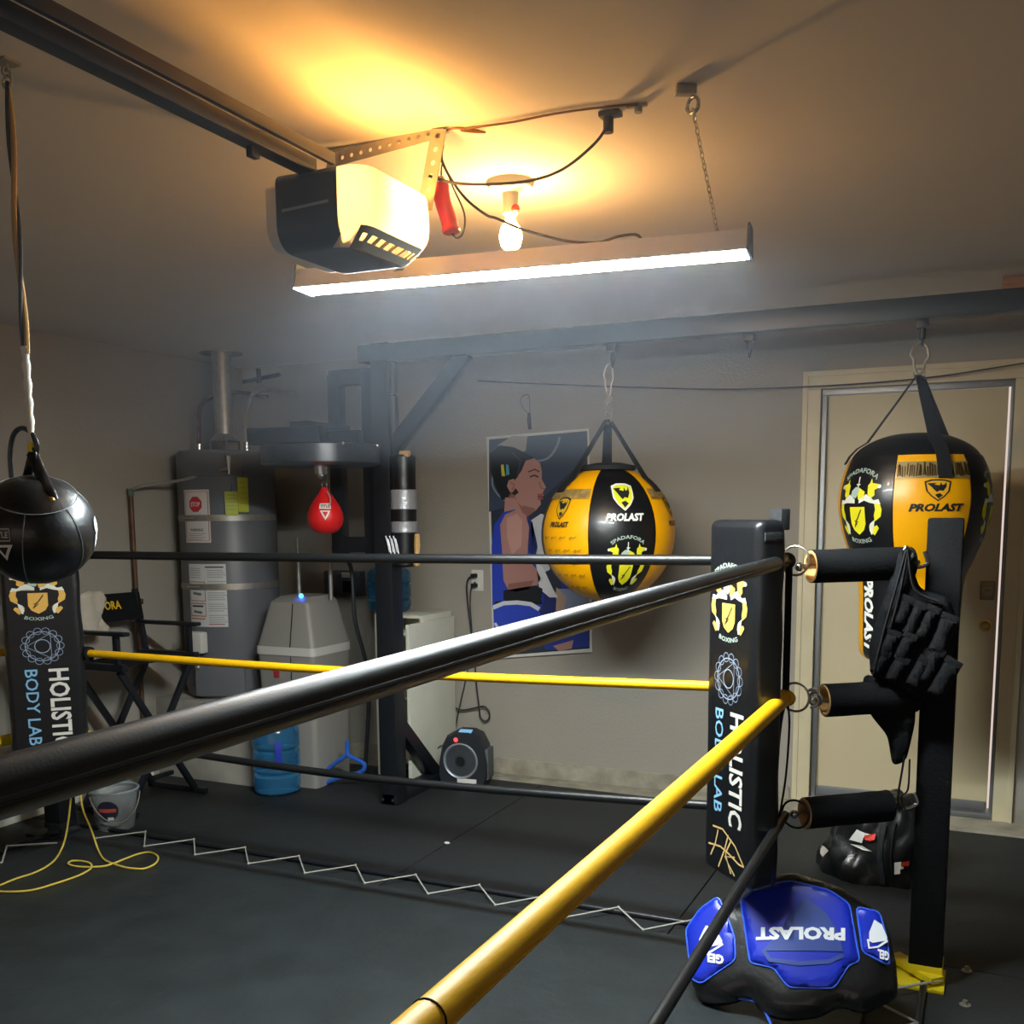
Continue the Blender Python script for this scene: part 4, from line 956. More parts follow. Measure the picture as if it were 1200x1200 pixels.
mb = MB(); mb.ring(top, .012, .003, ax=(0, 1, 0), n=16, m=6); mb.ring(top+Vector((0, 0, .018)), .01, .003, ax=(1, 0, 0), n=16, m=6); mb.cyl(top+Vector((0, 0, .02)), (top.x, top.y, ZC), .004, n=8); mb.bb((top.x-.02, top.y-.02, ZC-.006), (top.x+.02, top.y+.02, ZC)); mb.build('hook_body', M_galv, t)
# ================================================================== UTILITY CORNER
# drywall platform
mb = MB(); mb.bb((XL, 4.42, 0), (-3.62, YB-.012, .455), ch=.006); tag(mb.build('heater_platform', mat('platform_white', '#a8a498', .8, noise_amt=.25, noise_scale=6)), 'off-white boxed platform under the tall grey water heater', 'platform')
hx, hy = -3.985, 4.75; HR = .272; hb = .457
t = thing('water_heater', 'tall grey water heater with stickers strapped in the corner', 'water heater', (hx, hy, hb))
ht2 = at(262, 530, Y=hy).z
mb = MB(); mb.lathe([(0, hb), (HR-.02, hb), (HR-.01, hb+.01), (HR, hb+.05), (HR, ht2-.02), (HR-.012, ht2), (.03, ht2+.012), (0, ht2+.012)], (hx, hy, 0), n=48); mb.build('tank', M_tank, t)
mb = MB(); mb.ring((hx, hy, ht2-.14), HR+.0005, .003, n=48, m=6); mb.ring((hx, hy, hb+.06), HR+.0005, .003, n=48, m=6); mb.build('seam_ring', M_tank, t)
ah = math.atan2(-hy, -hx)
hmap = lambda deg, z: rev(hx, hy, z, lambda q: HR, ah+math.radians(deg))
def onh(x, y):    # angle and height on the front of the tank for a seen position
    best = None
    for k in range(-85, 86):
        a = ah+math.radians(k); q = Vector((hx+HR*math.cos(a), hy+HR*math.sin(a), 0)); dd = at(x, y, Y=q.y); e = abs(dd.x-q.x)
        if best is None or e < best[0]: best = (e, k, dd.z)
    return best[1], best[2]
for nm, (x, y) in (('strap', (250, 607)), ('strap', (255, 688))):
    k, z = onh(x, y); mb = MB(); mb.lathe([(HR+.001, z-.017), (HR+.004, z-.017), (HR+.004, z+.017), (HR+.001, z+.017)], (hx, hy, 0), n=48, t0=ah-1.45, t1=ah+1.3)
    q = ah-1.35; mb.bar((hx+HR*math.cos(q), hy+HR*math.sin(q), z), (XL+.0, hy-.02 if y < 650 else hy-.02, z), .028, .004, up=(0, 0, 1)); mb.build('strap', M_galv, t)
    mb = MB(); k2, z2 = onh(x-25, y); a = ah+math.radians(k2); c = Vector((hx+(HR+.012)*math.cos(a), hy+(HR+.012)*math.sin(a), z)); mb.cyl(c-Vector((.05, -.01, 0)), c+Vector((.05, -.012, 0)), .007, n=8); mb.build('strap_bolt', M_chrome, t)
# stickers
k, z = onh(230, 605); k2, z2 = onh(230, 578)
p = Print(); p.poly('#cfcac4', [(-.088, -.145), (.088, -.145), (.088, .145), (-.088, .145)]); p.line('#a04048', [(-.078, -.134), (.078, -.134), (.078, .134), (-.078, .134)], .004, 2, True)
o8 = [(.045*math.cos(PI/8+PI/4*i), .065+.045*math.sin(PI/8+PI/4*i)) for i in range(8)]; p.poly('#b8343c', o8, 2); p.text('#e0d0cc', 'STOP', (0, .065), w=.062, h=.026, lay=3, bold=.02)
p.text('#4a4648', 'WARNING', (0, -.075), w=.09, h=.016, lay=2, bold=.02)
for i in range(4): p.line('#8a8688', [(-.06, -.095-.011*i), (.06-.02*(i % 2), -.095-.011*i)], .003, 2)
p.build('sticker', t, hmap(k, z), step=.02, label='white sticker with red stop sign')
k, z = onh(242, 698)
p = Print(); p.poly('#cdcdca', [(-.118, -.175), (.118, -.175), (.118, .175), (-.118, .175)])
p.line('#4c4c50', [(-.0, .158), (.105, .158)], .008, 2)
for i in range(24):
    if i % 5 != 4: p.line('#9a9a9e', [(.012, .14-.0125*i), (.1+.008*(i % 3), .14-.0125*i)], .0045, 2)
for i in range(5): p.line('#9a9a9e', [(-.108, .15-.0125*i), (-.03, .15-.0125*i)], .0045, 2)
for y0, y1 in ((.075, -.03), (-.045, -.115)):
    p.line('#a85a3c', [(-.11, y0), (-.005, y0), (-.005, y1), (-.11, y1)], .006, 2, True); p.line('#3a3a3e', [(-.1, (y0+y1)/2+.02), (-.02, (y0+y1)/2+.02)], .01, 2); p.line('#6a6a6e', [(-.09, (y0+y1)/2-.01), (-.03, (y0+y1)/2-.016)], .014, 2)
p.line('#c06030', [(-.11, -.13), (-.01, -.13)], .006, 2); p.line('#a04048', [(.01, -.16), (.1, -.16)], .005, 2)
p.build('sticker', t, hmap(k, z), step=.02, label='large white instruction sheet')
k, z = onh(235, 752); a = ah+math.radians(k)
Rb = Matrix.Rotation(a+PI/2, 3, 'Z'); c = Vector((hx+(HR+.03)*math.cos(a), hy+(HR+.03)*math.sin(a), z))
mb = MB(); mb.box(c, (.11, .06, .12), R=Rb, ch=.012); mb.build('gas_control', M_white, t)
mb = MB(); mb.cyl(c+Vector((0, 0, -.06)), c+Vector((0, 0, -.13)), .012, n=10); mb.sphere(c+Vector((0, 0, -.14)), .018); mb.build('gas_fitting', M_galv, t)
k, z = onh(258, 795); a = ah+math.radians(k); Rb = Matrix.Rotation(a+PI/2, 3, 'Z'); mb = MB(); mb.box((hx+(HR+.001)*math.cos(a), hy+(HR+.001)*math.sin(a), z), (.28, .02, .2), R=Rb, ch=.008); mb.build('access_cover', M_tank, t)
# flue
mb = MB(); mb.lathe([(.085, ht2+.06), (.075, ht2+.075), (.055, ht2+.1), (.052, ZC)], (hx, hy, 0), n=24); mb.build('flue_pipe', M_galv, t)
mb = MB()
for k in range(4): a = PI/4+PI/2*k; MB().bar((hx+.08*math.cos(a), hy+.08*math.sin(a), ht2), (hx+.08*math.cos(a), hy+.08*math.sin(a), ht2+.065), .012, .003).build('hood_leg', M_galv, t)
mb.lathe([(.06, ZC-.001), (.12, ZC-.004), (.12, ZC)], (hx, hy, 0), n=24); mb.build('draft_hood', M_galv, t)
for sx in (-.17, .17):
    mb = MB(); mb.tube(smooth_path([(hx+sx, hy-.02, ht2), (hx+sx, hy-.02, ht2+.12), (hx+sx+.0, hy+.02, ht2+.28), (hx+sx*.7, hy+.2, ht2+.36), (hx+sx*.7, YB, ht2+.37)], 5), .012, 8); mb.build('water_pipe', M_copper if sx < 0 else M_galv, t)
    mb = MB(); mb.cyl((hx+sx, hy-.02, ht2+.0), (hx+sx, hy-.02, ht2+.05), .018, n=12); mb.build('pipe_nut', M_chrome, t)
mb = MB(); mb.bar((hx+.25, hy+.2, ht2+.44), (hx-.05, hy+.25, ht2+.42), .02, .02); mb.cyl((hx+.1, hy+.2, ht2+.40), (hx+.1, hy+.2, ht2+.48), .014, n=8); mb.build('valve_handle', M_dark, t)
mb = MB(); k, z = onh(268, 545); a = ah+math.radians(k); q = Vector((hx+(HR+.012)*math.cos(a), hy+(HR+.012)*math.sin(a), z)); mb.tube([q+Vector((0, 0, .05)), q, q-Vector((0, 0, .05))], [.018, .012, .008], 10); mb.build('relief_valve', M_chrome, t)
# hanging tags
for (x, y, w_, h_, lab) in ((271, 590, .07, .13, 'yellow-green tag hanging lower left on the water heater valve'), (284, 580, .06, .19, 'longer yellow-green tag hanging on the right of the water heater valve')):
    k, z = onh(x, y); a = ah+math.radians(k); Rb = Matrix.Rotation(a+PI/2+.1, 3, 'Z'); mb = MB(); c = Vector((hx+(HR+.016)*math.cos(a), hy+(HR+.016)*math.sin(a), z)); mb.box(c, (w_, .002, h_), R=Rb)
    tg = thing('tag', lab, 'tag', c-Vector((0, 0, h_/2))); mb.build('card', M_ytag, tg); mb = MB(); mb.tube([c+Vector((0, 0, h_/2)), c+Vector((0, .01, h_/2+.03)), c+Vector((-.02, .02, h_/2+.05))], .0015, 5)
    for i in range(5):
        e = Rb @ Vector((w_*.38, 0, 0)); g = Rb @ Vector((0, -.0018, 0)); zz = c.z+h_*(.35-.15*i)
        mb.bar(Vector((c.x-e.x+g.x, c.y-e.y+g.y, zz)), Vector((c.x+e.x+g.x, c.y+e.y+g.y, zz)), .0015, .001)
    mb.build('tie', M_jointd, tg)
# copper relief pipe on the left wall
cx0 = XL+.03; a = at(153, 577, X=cx0); b = at(158, 770, X=cx0)
t = thing('relief_pipe', 'upright copper relief pipe on the left wall behind the folding chair', 'pipe', (a.x, a.y, 0))
mb = MB(); mb.cyl((a.x, a.y, .12), (a.x, a.y, a.z), .013, n=12); mb.cyl((a.x, a.y, .12), (a.x+.04, a.y-.0, .1), .013, n=12); mb.build('pipe', M_copper, t)
mb = MB(); mb.cyl((a.x, a.y, a.z-.02), (a.x, a.y, a.z+.02), .017, n=12); mb.build('elbow', mat('verdigris', '#4f6a52', .6), t)
mb = MB(); mb.tube(smooth_path([a+Vector((0, 0, .01)), at(165, 570, X=cx0+.05), at(190, 566, X=cx0+.12), Vector((hx-.06, hy-HR-.02, at(235, 562, Y=hy-HR).z)), q+Vector((-.01, 0, -.02))], 6), .009, 8); mb.build('flexible_line', mat('flex_line', '#a8a4a0', .4, .6), t)
mb = MB(); mb.bb((XL+.001, a.y-.03, 1.0), (a.x+.02, a.y+.03, 1.03)); mb.build('pipe_clamp', M_copper, t)
# ---- water softener
sx0, sx1, sy0, sy1 = -3.62, -3.245, 4.5, 4.86; zb_ = at(372, 765, Y=sy0).z; zt_ = at(360, 699, Y=4.62).z
t = thing('water_softener', 'tall grey water softener with pale band and blue indicator light', 'water softener', ((sx0+sx1)/2, (sy0+sy1)/2, 0))
def frustum(mb, r0, z0, r1, z1, ch=.03, n=3):
    """rounded-corner rectangle rings r=(x0,x1,y0,y1)"""
    vs = []; 
    def ringp(r, z):
        P = rounded([(r[0], r[2]), (r[1], r[2]), (r[1], r[3]), (r[0], r[3])], ch, n); return [(p.x, p.y, z) for p in P]
    A = ringp(r0, z0); B = ringp(r1, z1); m = len(A)
    mb.add(A+B, [(i, (i+1) % m, m+(i+1) % m, m+i) for i in range(m)]+[tuple(range(m-1, -1, -1)), tuple(range(m, 2*m))]); return mb
mb = MB(); frustum(mb, (sx0+.02, sx1-.02, sy0+.02, sy1), .0, (sx0, sx1, sy0, sy1), zb_-.025); mb.build('brine_tank', M_soft, t)
mb = MB(); frustum(mb, (sx0-.006, sx1+.006, sy0-.006, sy1), zb_-.025, (sx0-.006, sx1+.006, sy0-.006, sy1), zb_+.02); mb.build('band', M_softl, t, label='pale grey band')
mb = MB(); frustum(mb, (sx0-.002, sx1+.002, sy0-.002, sy1), zb_+.02, (sx0+.055, sx1-.06, sy0+.05, sy1-.02), zt_-.03); frustum(mb, (sx0+.055, sx1-.06, sy0+.05, sy1-.02), zt_-.03, (sx0+.09, sx1-.085, sy0+.09, sy1-.04), zt_); mb.build('lid', M_soft, t)
sc_ = (sx0+sx1)/2+.04
mb = MB(); mb.bb((sc_-.0015, sy0-.002, .02), (sc_+.0015, sy0+.03, zb_-.03)); mb.bar((sc_, sy0-.004, zb_+.02), (sc_-.01, sy0+.048, zt_-.035), .004, .004, up=(1, 0, 0)); mb.bb((sx0+.03, sy0+.012, .16), (sc_, sy0+.02, .164)); mb.build('shell_joint', M_jointd, t)
mb = MB(); c = at(324, 789, Y=sy0-.002); mb.box(c, (.035, .006, .045), ch=.002); mb.build('badge', mat('red_badge', '#a03038', .5), t, label='small red badge')
c = at(353, 702, Y=4.58); mb = MB(); mb.sphere((c.x, c.y, zt_+.006), .013, 14, 8); mb.build('indicator_light', emission('blue_led', (.02, .12, 1), 14), t, label='glowing blue indicator')
mb = MB()
for x, y0_ in ((351, 655), (388, 650)):
    c = at(x, 700, Y=4.75); mb.cyl((c.x, 4.75, zt_-.03), (c.x+(0 if x < 360 else .0), 4.75, 1.36 if x < 360 else 1.9), .012, n=10)
mb.build('supply_pipe', M_galv, t)
mb = MB(); mb.tube(smooth_path([(-3.33, 4.82, 1.3), (-3.22, 4.84, 1.2), (-3.2, 4.84, .9), (-3.16, 4.9, .55), (-3.2, 4.9, .0+.01)], 6), .012, 8); mb.build('drain_hose', M_dark, t)
# control box and outlet on the back wall
c = at(405, 683, Y=YB-.02); mb = MB(); mb.box((c.x, YB-.03, c.z), (.26, .06, .15), ch=.006); wbx = thing('wall_box', 'grey electrical box on the wall above the water softener', 'box', (c.x, YB-.03, c.z-.08)); mb.build('housing', mat('box_grey', '#5a6068', .5), wbx)
mb = MB(); mb.box((c.x+.04, YB-.064, c.z-.02), (.06, .01, .07), ch=.002); mb.build('socket', M_jointd, wbx); mb = MB(); mb.box((c.x+.04, YB-.064, c.z+.05), (.07, .01, .03), ch=.002); mb.build('cover_plate', M_offw, wbx)
# water jugs
def jug(c, lab, r=.135, h=.46):
    t = thing('water_jug', lab, 'water jug', c)
    pr = [(0, .006), (r-.03, .0), (r-.006, .015), (r, .04), (r, h*.22), (r-.012, h*.25), (r, h*.28), (r, h*.5), (r-.012, h*.53), (r, h*.56), (r, h*.74), (r-.015, h*.8), (r*.55, h*.89), (.03, h*.94), (.028, h)]
    MB().lathe(pr, c, n=36).build('bottle', M_jug, t)
    MB().lathe([(.0, h+.012), (.03, h+.01), (.032, h-.02)], c, n=20).build('cap', M_white, t, label='white cap')
    return t
jc = at(312, 933, Z=0); jg = jug(Vector((jc.x, jc.y+.1, 0)), 'translucent blue water jug on the floor in front of the water softener', .125)
mb = MB(); q = at(333, 880, Y=jc.y+.06); mb.box((jc.x+.085, jc.y+.005, q.z), (.035, .01, .12), R=Matrix.Rotation(.75, 3, 'Z'), ch=.002); mb.build('label_strip', mat('jug_label', '#2030a0', .5), jg, label='dark blue label strip')
# white shelf unit behind the frame post
ux0, ux1, uy0, uy1 = -3.13, -2.82, 4.93, 5.27; ut = at(485, 721, Y=4.95).z
t = thing('shelf_unit', 'white open shelf unit standing behind the black frame post', 'shelf', ((ux0+ux1)/2, (uy0+uy1)/2, 0))
for x in (ux0, ux1-.018): MB().bb((x, uy0, 0), (x+.018, uy1, ut), ch=.002).build('side_panel', M_offw, t)
for z in (.08, ut*.48, ut-.12, ut-.018): MB().bb((ux0+.018, uy0+.01, z), (ux1-.018, uy1, z+.018), ch=.002).build('shelf', M_offw, t)
MB().bb((ux0+.018, uy1-.01, .1), (ux1-.018, uy1, ut-.02)).build('back_panel', M_offw, t)
mb = MB(); M_ = Matrix.Translation((-2.79, 4.62, 0)); mb.bb((-2.815, 4.74, 0.0), (-2.795, 5.26, ut-.03), ch=.002); tag(mb.build('leaning_board', M_offw), 'tall pale board standing against the right side of the white shelf unit', 'board')
jc2 = at(460, 700, Y=5.1); jug(Vector((jc2.x-.02, 5.1, ut)), 'dark blue water jug on top of the white shelf unit behind the post', .125, .3)
# blue hanger-like bracket
t = thing('plastic_stand', 'blue plastic forked stand leaning beside the water softener base', 'stand', at(405, 910, Z=0))
bs = lambda x, y: at(x, y, Y=4.62)
mb = MB()
mb.tube(smooth_path([bs(407, 868), bs(406, 884), bs(396, 892), bs(384, 902), bs(377, 918)], 5), .012, 8); mb.tube(smooth_path([bs(407, 868), bs(408, 884), bs(418, 890), bs(427, 896), bs(424, 904), bs(408, 909), bs(390, 914), bs(378, 921)], 5), .012, 8)
mb.build('fork', M_bplas, t)
# wrapped tube bag hanging by the frame
a, b = at(472, 533, Y=4.45), at(472, 664, Y=4.45); r = .062
t = thing('tube_bag', 'slim black tube bag with two silver tape bands beside the frame post', 'punching bag', (a.x, 4.45, b.z))
MB().lathe([(0, b.z), (r-.01, b.z), (r, b.z+.01), (r, a.z-.01), (r-.01, a.z), (0, a.z)], (a.x, 4.45, 0), n=28).build('bag_body', M_vinyl, t)
for y0_, y1_ in ((574, 597), (611, 624)):
    z0, z1 = at(472, y1_, Y=4.45).z, at(472, y0_, Y=4.45).z; MB().lathe([(r+.001, z0), (r+.004, z0+.003), (r+.003, (z0+z1)/2), (r+.004, z1-.003), (r+.001, z1)], (a.x, 4.45, 0), n=28).build('tape_band', M_tape, t, label='silver tape band')
mb = MB(); mb.box((a.x+.03, 4.42, a.z+.002), (.05, .03, .03), ch=.004); mb.build('foam_corner', M_tan, t)
mb = MB(); mb.cyl((a.x-.05, 4.45, a.z), (a.x-.05, 4.45, 2.222), .022, n=14); mb.build('hanger_pole', M_steel, t)
mb = MB(); mb.ring((a.x-.05, 4.45, at(463, 463, Y=4.45).z), .024, .005, n=18, m=6); mb.build('collar', M_chrome, t)
mb = MB(); c = at(489, 640, Y=4.42); mb.tube([c+Vector((0, 0, .06)), c, c-Vector((.005, 0, .07))], [.012, .016, .008], 8); mb.sphere(c-Vector((.005, 0, .085)), .018, 10, 6); mb.build('strap_end', M_tan, t)
mb = MB(); 
for i in range(6): q = at(452+i*2.2, 628+3*(i % 2), Y=4.38); mb.tube([q, q-Vector((-.01, 0, .03)), q-Vector((-.02, .0, .08))], .004, 6)
mb.build('loose_tape', M_tape, t)
# ---- fan heater
f0 = at(545, 921, Z=0); fz = Vector((f0.x, f0.y, 0)); fa = at(520, 915, Z=0); 
t = thing('fan_heater', 'black and silver round-grille fan heater on the floor by the wall', 'fan heater', (-2.56, 5.02, 0))
fw, fd = .275, .17; fxc, fyc = -2.555, 4.93; rz = math.radians(8)
M = Matrix.Translation((fxc, fyc, 0)) @ Matrix.Rotation(rz, 4, 'Z'); fh = at(550, 855, Y=fyc).z
def fan_prof(s=1): return [(-.12*s, .012), (-.135*s, .06), (-.135*s, fh*.45), (-.115*s, fh*.75), (-.085*s, fh*.93), (-.04*s, fh), (.04*s, fh), (.085*s, fh*.93), (.115*s, fh*.75), (.135*s, fh*.45), (.135*s, .06), (.12*s, .012)]
mb = MB(M); n = 12; rows = []
for yy, s in ((-fd/2, .96), (-fd/2+.015, 1), (fd/2-.03, 1), (fd/2, .9)): rows.append([(x*s, yy, .012+(z-.012)*(s if s < 1 else 1)) for x, z in fan_prof()])
vs = [v for r_ in rows for v in r_]; fs = [(j*n+i, j*n+(i+1) % n, (j+1)*n+(i+1) % n, (j+1)*n+i) for j in range(3) for i in range(n)]+[tuple(range(n)), tuple(range(4*n-1, 3*n-1, -1))]
mb.add(vs, fs); mb.build('housing', mat('heater_body', '#24282d', .45), t)
mb = MB(M); gz = at(543, 892, Y=fyc-fd/2).z; gx = -.005
mb.M = M @ Matrix.Translation((gx, -fd/2-.001, gz)) @ Matrix.Rotation(PI/2, 4, 'X')
m2 = MB(mb.M); m2.lathe([(.098, 0), (.1, .006), (.094, .012), (.088, .008), (.086, .0)], n=36); m2.build('bezel', mat('silver_bezel', '#9aa0a6', .4, .4), t, label='silver bezel')
for i in range(7):
    m2 = MB(mb.M); m2.ring((0, 0, .004-.0), .03+.0085*i, .0016, n=36, m=6); m2.build('grille_ring', mat('grille', '#70757a', .4, .5), t)
m2 = MB(mb.M); m2.lathe([(.0, .012), (.022, .01), (.026, .004), (.026, 0)], n=24); m2.build('hub_badge', M_jointd, t); m2 = MB(mb.M); m2.ring((0, 0, .006), .028, .003, n=24, m=6); m2.lathe([(.0, -.004), (.092, -.004), (.092, .0), (0, .0)], n=36); m2.build('grille_plate', mat('grille_dark', '#3c4146', .5, .3), t)
MB(M).box((.13, 0, fh*.42), (.02, fd*.6, fh*.55), ch=.006).build('side_vent', mat('side_grey', '#565a5c', .6), t)
m2 = MB(M); m2.box((.015, -fd/2+.03, fh+.002), (.07, .035, .006), R=Matrix.Rotation(.25, 3, 'X'), ch=.001); m2.build('display', emission('heater_display', (.22, .5, .75), 1.0), t, label='pale blue display')
c = at(534, 867, Y=fyc-fd/2-.004); m2 = MB(); m2.sphere(c, .012, 12, 8, sc=(1, .5, 1)); m2.build('power_light', emission('red_led', (1, .03, .03), 5), t, label='red power light')
m2 = MB(M); m2.box((.03, -fd/2-.006, .035), (.11, .004, .042), ch=.001); m2.build('paper_label', M_white, t, label='white paper label')
# ---- outlet with cords
c = at(560, 680, Y=YB); t = thing('wall_outlet', 'white wall outlet with two plugs left of the boxer poster', 'outlet', (c.x, YB-.006, c.z-.06))
MB().box((c.x, YB-.004, c.z), (.075, .008, .12), ch=.003).build('plate', M_white, t)
mb = MB()
for dz_ in (.028, -.028): mb.box((c.x, YB-.009, c.z+dz_), (.034, .003, .03), ch=.004)
mb.build('receptacle', M_offw, t)
PLG = []
for dz_, lab in ((.028, 'black plug in the upper socket of the wall outlet'), (-.028, 'black plug in the lower socket of the wall outlet')):
    mb = MB(); mb.bar((c.x-.005, YB-.012, c.z+dz_), (c.x-.015, YB-.045, c.z+dz_), .028, .024, ch=.006); PLG.append(mb)
W_ = lambda x, y, d=.03: at(x, y, Y=YB-d)
_L = [W_(556, 675), W_(549, 678), W_(547, 690), W_(549, 715), W_(552, 740), W_(556, 770), W_(558, 800), W_(561, 825), W_(563, 840), W_(568, 845), W_(573, 842), W_(573, 834), W_(567, 828), W_(555, 830), W_(540, 832), W_(525, 825), W_(516, 822)]; t = thing('extension_cord', 'black cord dropping from the upper plug down the wall into a loop', 'cord', _L[-1]); MB().tube(smooth_path(_L, 6), .005, 8).build('cord', M_dark, t); PLG[0].build('plug', M_dark, t)
_L = [W_(557, 682), W_(552, 690), W_(551, 710), W_(553, 740), W_(552, 765), W_(545, 800), W_(538, 830), W_(534, 850), W_(530, 868), at(526, 873, Y=5.1)]; t = thing('wall_cord', 'black cord from the lower plug running down to the fan heater', 'cord', _L[-1]); MB().tube(smooth_path(_L, 6), .0035, 8).build('cord', M_dark, t); PLG[1].build('plug', M_dark, t)
_L = [at(527, 872, Y=5.1), at(515, 875, Y=5.05), at(508, 885, Y=5.0), at(503, 900, Y=4.95), at(502, 915, Y=4.93)]; t = thing('looped_cord', 'thin black cord arching from the fan heater to the floor on its left', 'cord', _L[-1]); MB().tube(smooth_path(_L, 6), .0035, 8).build('cord', M_dark, t)
# ---- wall wire and a hook's shadow built as a shape
cable('wall_wire', 'thin dark wire sagging along the wall above the door', [at(560, 446, Y=5.26), at(640, 450, Y=5.26), at(750, 454, Y=5.25), at(850, 456, Y=5.25), at(950, 453, Y=5.24), at(1030, 448, Y=5.24), at(1100, 441, Y=5.23), at(1160, 432, Y=5.22), at(1215, 423, Y=5.2)], .0035, CB)
t = thing('hook_shadow', 'hook shadow on the wall above the boxer poster, built as a dark shape', 'strap', at(620, 503, Y=5.28)); del bpy.data.objects[t.name]['label']; t['label'] = 'hook shadow on the wall above the boxer poster, built as a dark shape'; t.name = 'strap_or_shadow'; WL[t.name] = WL.get('hook_shadow')  # shadow of a hook on the wall, modelled as a solid dark shape
MB().tube([at(620, 484, Y=5.275), at(620, 492, Y=5.27), at(621, 503, Y=5.275)], [.011, .016, .014], 8, flat_=.6).build('shadow_body', M_dark, t)
MB().tube(smooth_path([at(x, y, Y=5.285) for x, y in [(620, 485), (613, 478), (610, 470), (613, 464), (620, 464), (621, 484)]], 5), .0018, 5).build('shadow_loop', CB, t)
# ---- white paper on the floor of ring etc.
c = at(524, 989, Z=.001); mb = MB(); mb.sphere((c.x, c.y, .006), .011, 8, 5, sc=(1.4, 1, .5)); tag(mb.build('paper_scrap', M_white), 'tiny white scrap on the black mats beyond the lacing', 'scrap')
for (x, y, lab) in ((1133, 1138, 'small steel bolt in the mat right of the ring post, farther one'), (1131, 1178, 'small steel bolt in the mat right of the ring post, nearer one')):
    c = at(x, y, Z=0); t = thing('floor_bolt', lab, 'bolt', (c.x, c.y, 0)); MB().lathe([(.017, .0), (.017, .003), (.007, .004), (.007, .016), (0, .018)], (c.x, c.y, 0), n=12).build('bolt', M_galv, t)
# ================================================================== POSTER
PT = 5.282
t = thing('boxer_poster', 'large poster of a boxer in blue kit taped to the back wall', 'poster', at(635, 775, Y=PT))
C4 = [at(570, 512, Y=PT), at(690, 502, Y=PT), at(694, 764, Y=PT), at(578, 772, Y=PT)]
mb = MB(); mb.add([q for q in C4]+[q+Vector((0, .006, 0)) for q in C4], [(0, 1, 2, 3), (7, 6, 5, 4), (0, 1, 5, 4), (1, 2, 6, 5), (2, 3, 7, 6), (3, 0, 4, 7)]); mb.build('poster_board', M_white, t)
p = Print()
p.poly('#26303f', [(573, 515), (688, 505), (691, 760), (580, 769)], 1)
p.poly('#39465c', [(573, 515), (688, 505), (689, 535), (640, 580), (573, 600)], 2)
p.poly('#a09a92', [(583, 522), (600, 511), (618, 511), (616, 528), (608, 532)], 3)
p.line('#7d8795', smooth_path([(612, 540, 0), (640, 538, 0), (652, 524, 0), (656, 512, 0)], 5) and [(q.x, q.y) for q in smooth_path([(612, 542, 0), (640, 538, 0), (652, 524, 0), (656, 512, 0)], 5)], 2.5, 3)
p.line('#7d8795', [(q.x, q.y) for q in smooth_path([(578, 552, 0), (577, 568, 0), (584, 580, 0), (594, 588, 0)], 4)], 2, 3)
p.poly('#1e3a9a', [(655, 580), (690, 575), (691, 700), (660, 700), (650, 640)], 2)
# back-ground crowd below
p.poly('#8d99b4', [(652, 690), (690, 690), (691, 735), (655, 745)], 3); p.poly('#b79c88', [(652, 688), (664, 700), (660, 722), (650, 720)], 4); p.poly('#1c348c', [(630, 745), (691, 735), (691, 758), (640, 762)], 3); p.poly('#b08074', [(648, 757), (672, 750), (670, 760), (655, 763)], 4)
# hair
p.poly('#151820', [(574, 532), (586, 522), (602, 524), (616, 531), (626, 536), (630, 544), (618, 552), (612, 566), (604, 574), (596, 585), (588, 586), (580, 568), (575, 552)], 4)
p.line('#3c4250', [(600, 530), (610, 540), (606, 560)], 1.5, 5)
# face and neck
SK, SK2 = '#b0827a', '#8f6058'
p.poly(SK, [(616, 540), (626, 537), (633, 543), (635, 553), (635, 562), (640, 571), (636, 577), (637, 581), (633, 585), (634, 591), (628, 598), (616, 598), (606, 588), (601, 576), (604, 562), (611, 552)], 5)
p.poly(SK2, [(606, 588), (616, 598), (628, 598), (620, 604), (612, 610), (593, 606), (594, 585), (600, 575)], 4); p.poly(SK, [(592, 583), (604, 584), (612, 600), (614, 612), (590, 612)], 5)
p.poly(SK, [(596, 563), (602, 561), (606, 566), (604, 576), (598, 577), (594, 570)], 6); p.line(SK2, [(598, 565), (603, 568), (600, 574)], 1.4, 7)
p.poly('#1a1c24', [(604, 572), (608, 577), (603, 581), (600, 578)], 7)
p.line('#1c1a1e', [(621, 559), (626, 557), (631, 559)], 1.8, 7); p.line('#2c2024', [(619, 553), (627, 550), (632, 553)], 1.4, 7)
p.line(SK2, [(632, 565), (634, 572), (639, 573)], 1.4, 7); p.poly('#9c4f52', [(630, 579), (637, 578), (635, 582), (637, 585), (630, 586)], 7); p.line('#5a2c30', [(630, 582), (636, 582)], .9, 8)
p.poly(SK2, [(612, 592), (628, 596), (624, 601), (612, 600)], 6)
p.poly('#c8c840', [(587, 545), (590, 544), (592, 558), (588, 558)], 7); p.poly('#58a8c8', [(593, 544), (596, 545), (597, 556), (593, 557)], 7)
# blue top
p.poly('#2340b8', [(590, 600), (604, 597), (614, 603), (625, 612), (632, 640), (638, 700), (634, 715), (577, 712), (576, 640), (579, 615)], 6)
p.poly('#16286e', [(612, 604), (624, 612), (630, 640), (626, 660), (618, 640)], 7)
# arm
p.poly(SK, [(592, 603), (606, 597), (616, 603), (620, 618), (618, 655), (628, 666), (634, 678), (628, 688), (612, 694), (596, 692), (590, 680), (588, 640), (586, 615)], 8)
p.poly('#c4968c', [(594, 607), (606, 602), (612, 610), (611, 640), (600, 650), (594, 630)], 9); p.poly(SK2, [(596, 684), (626, 680), (620, 690), (604, 694), (594, 690)], 9)
p.poly('#10141c', [(590, 692), (628, 686), (636, 690), (634, 704), (600, 708), (590, 702)], 9)
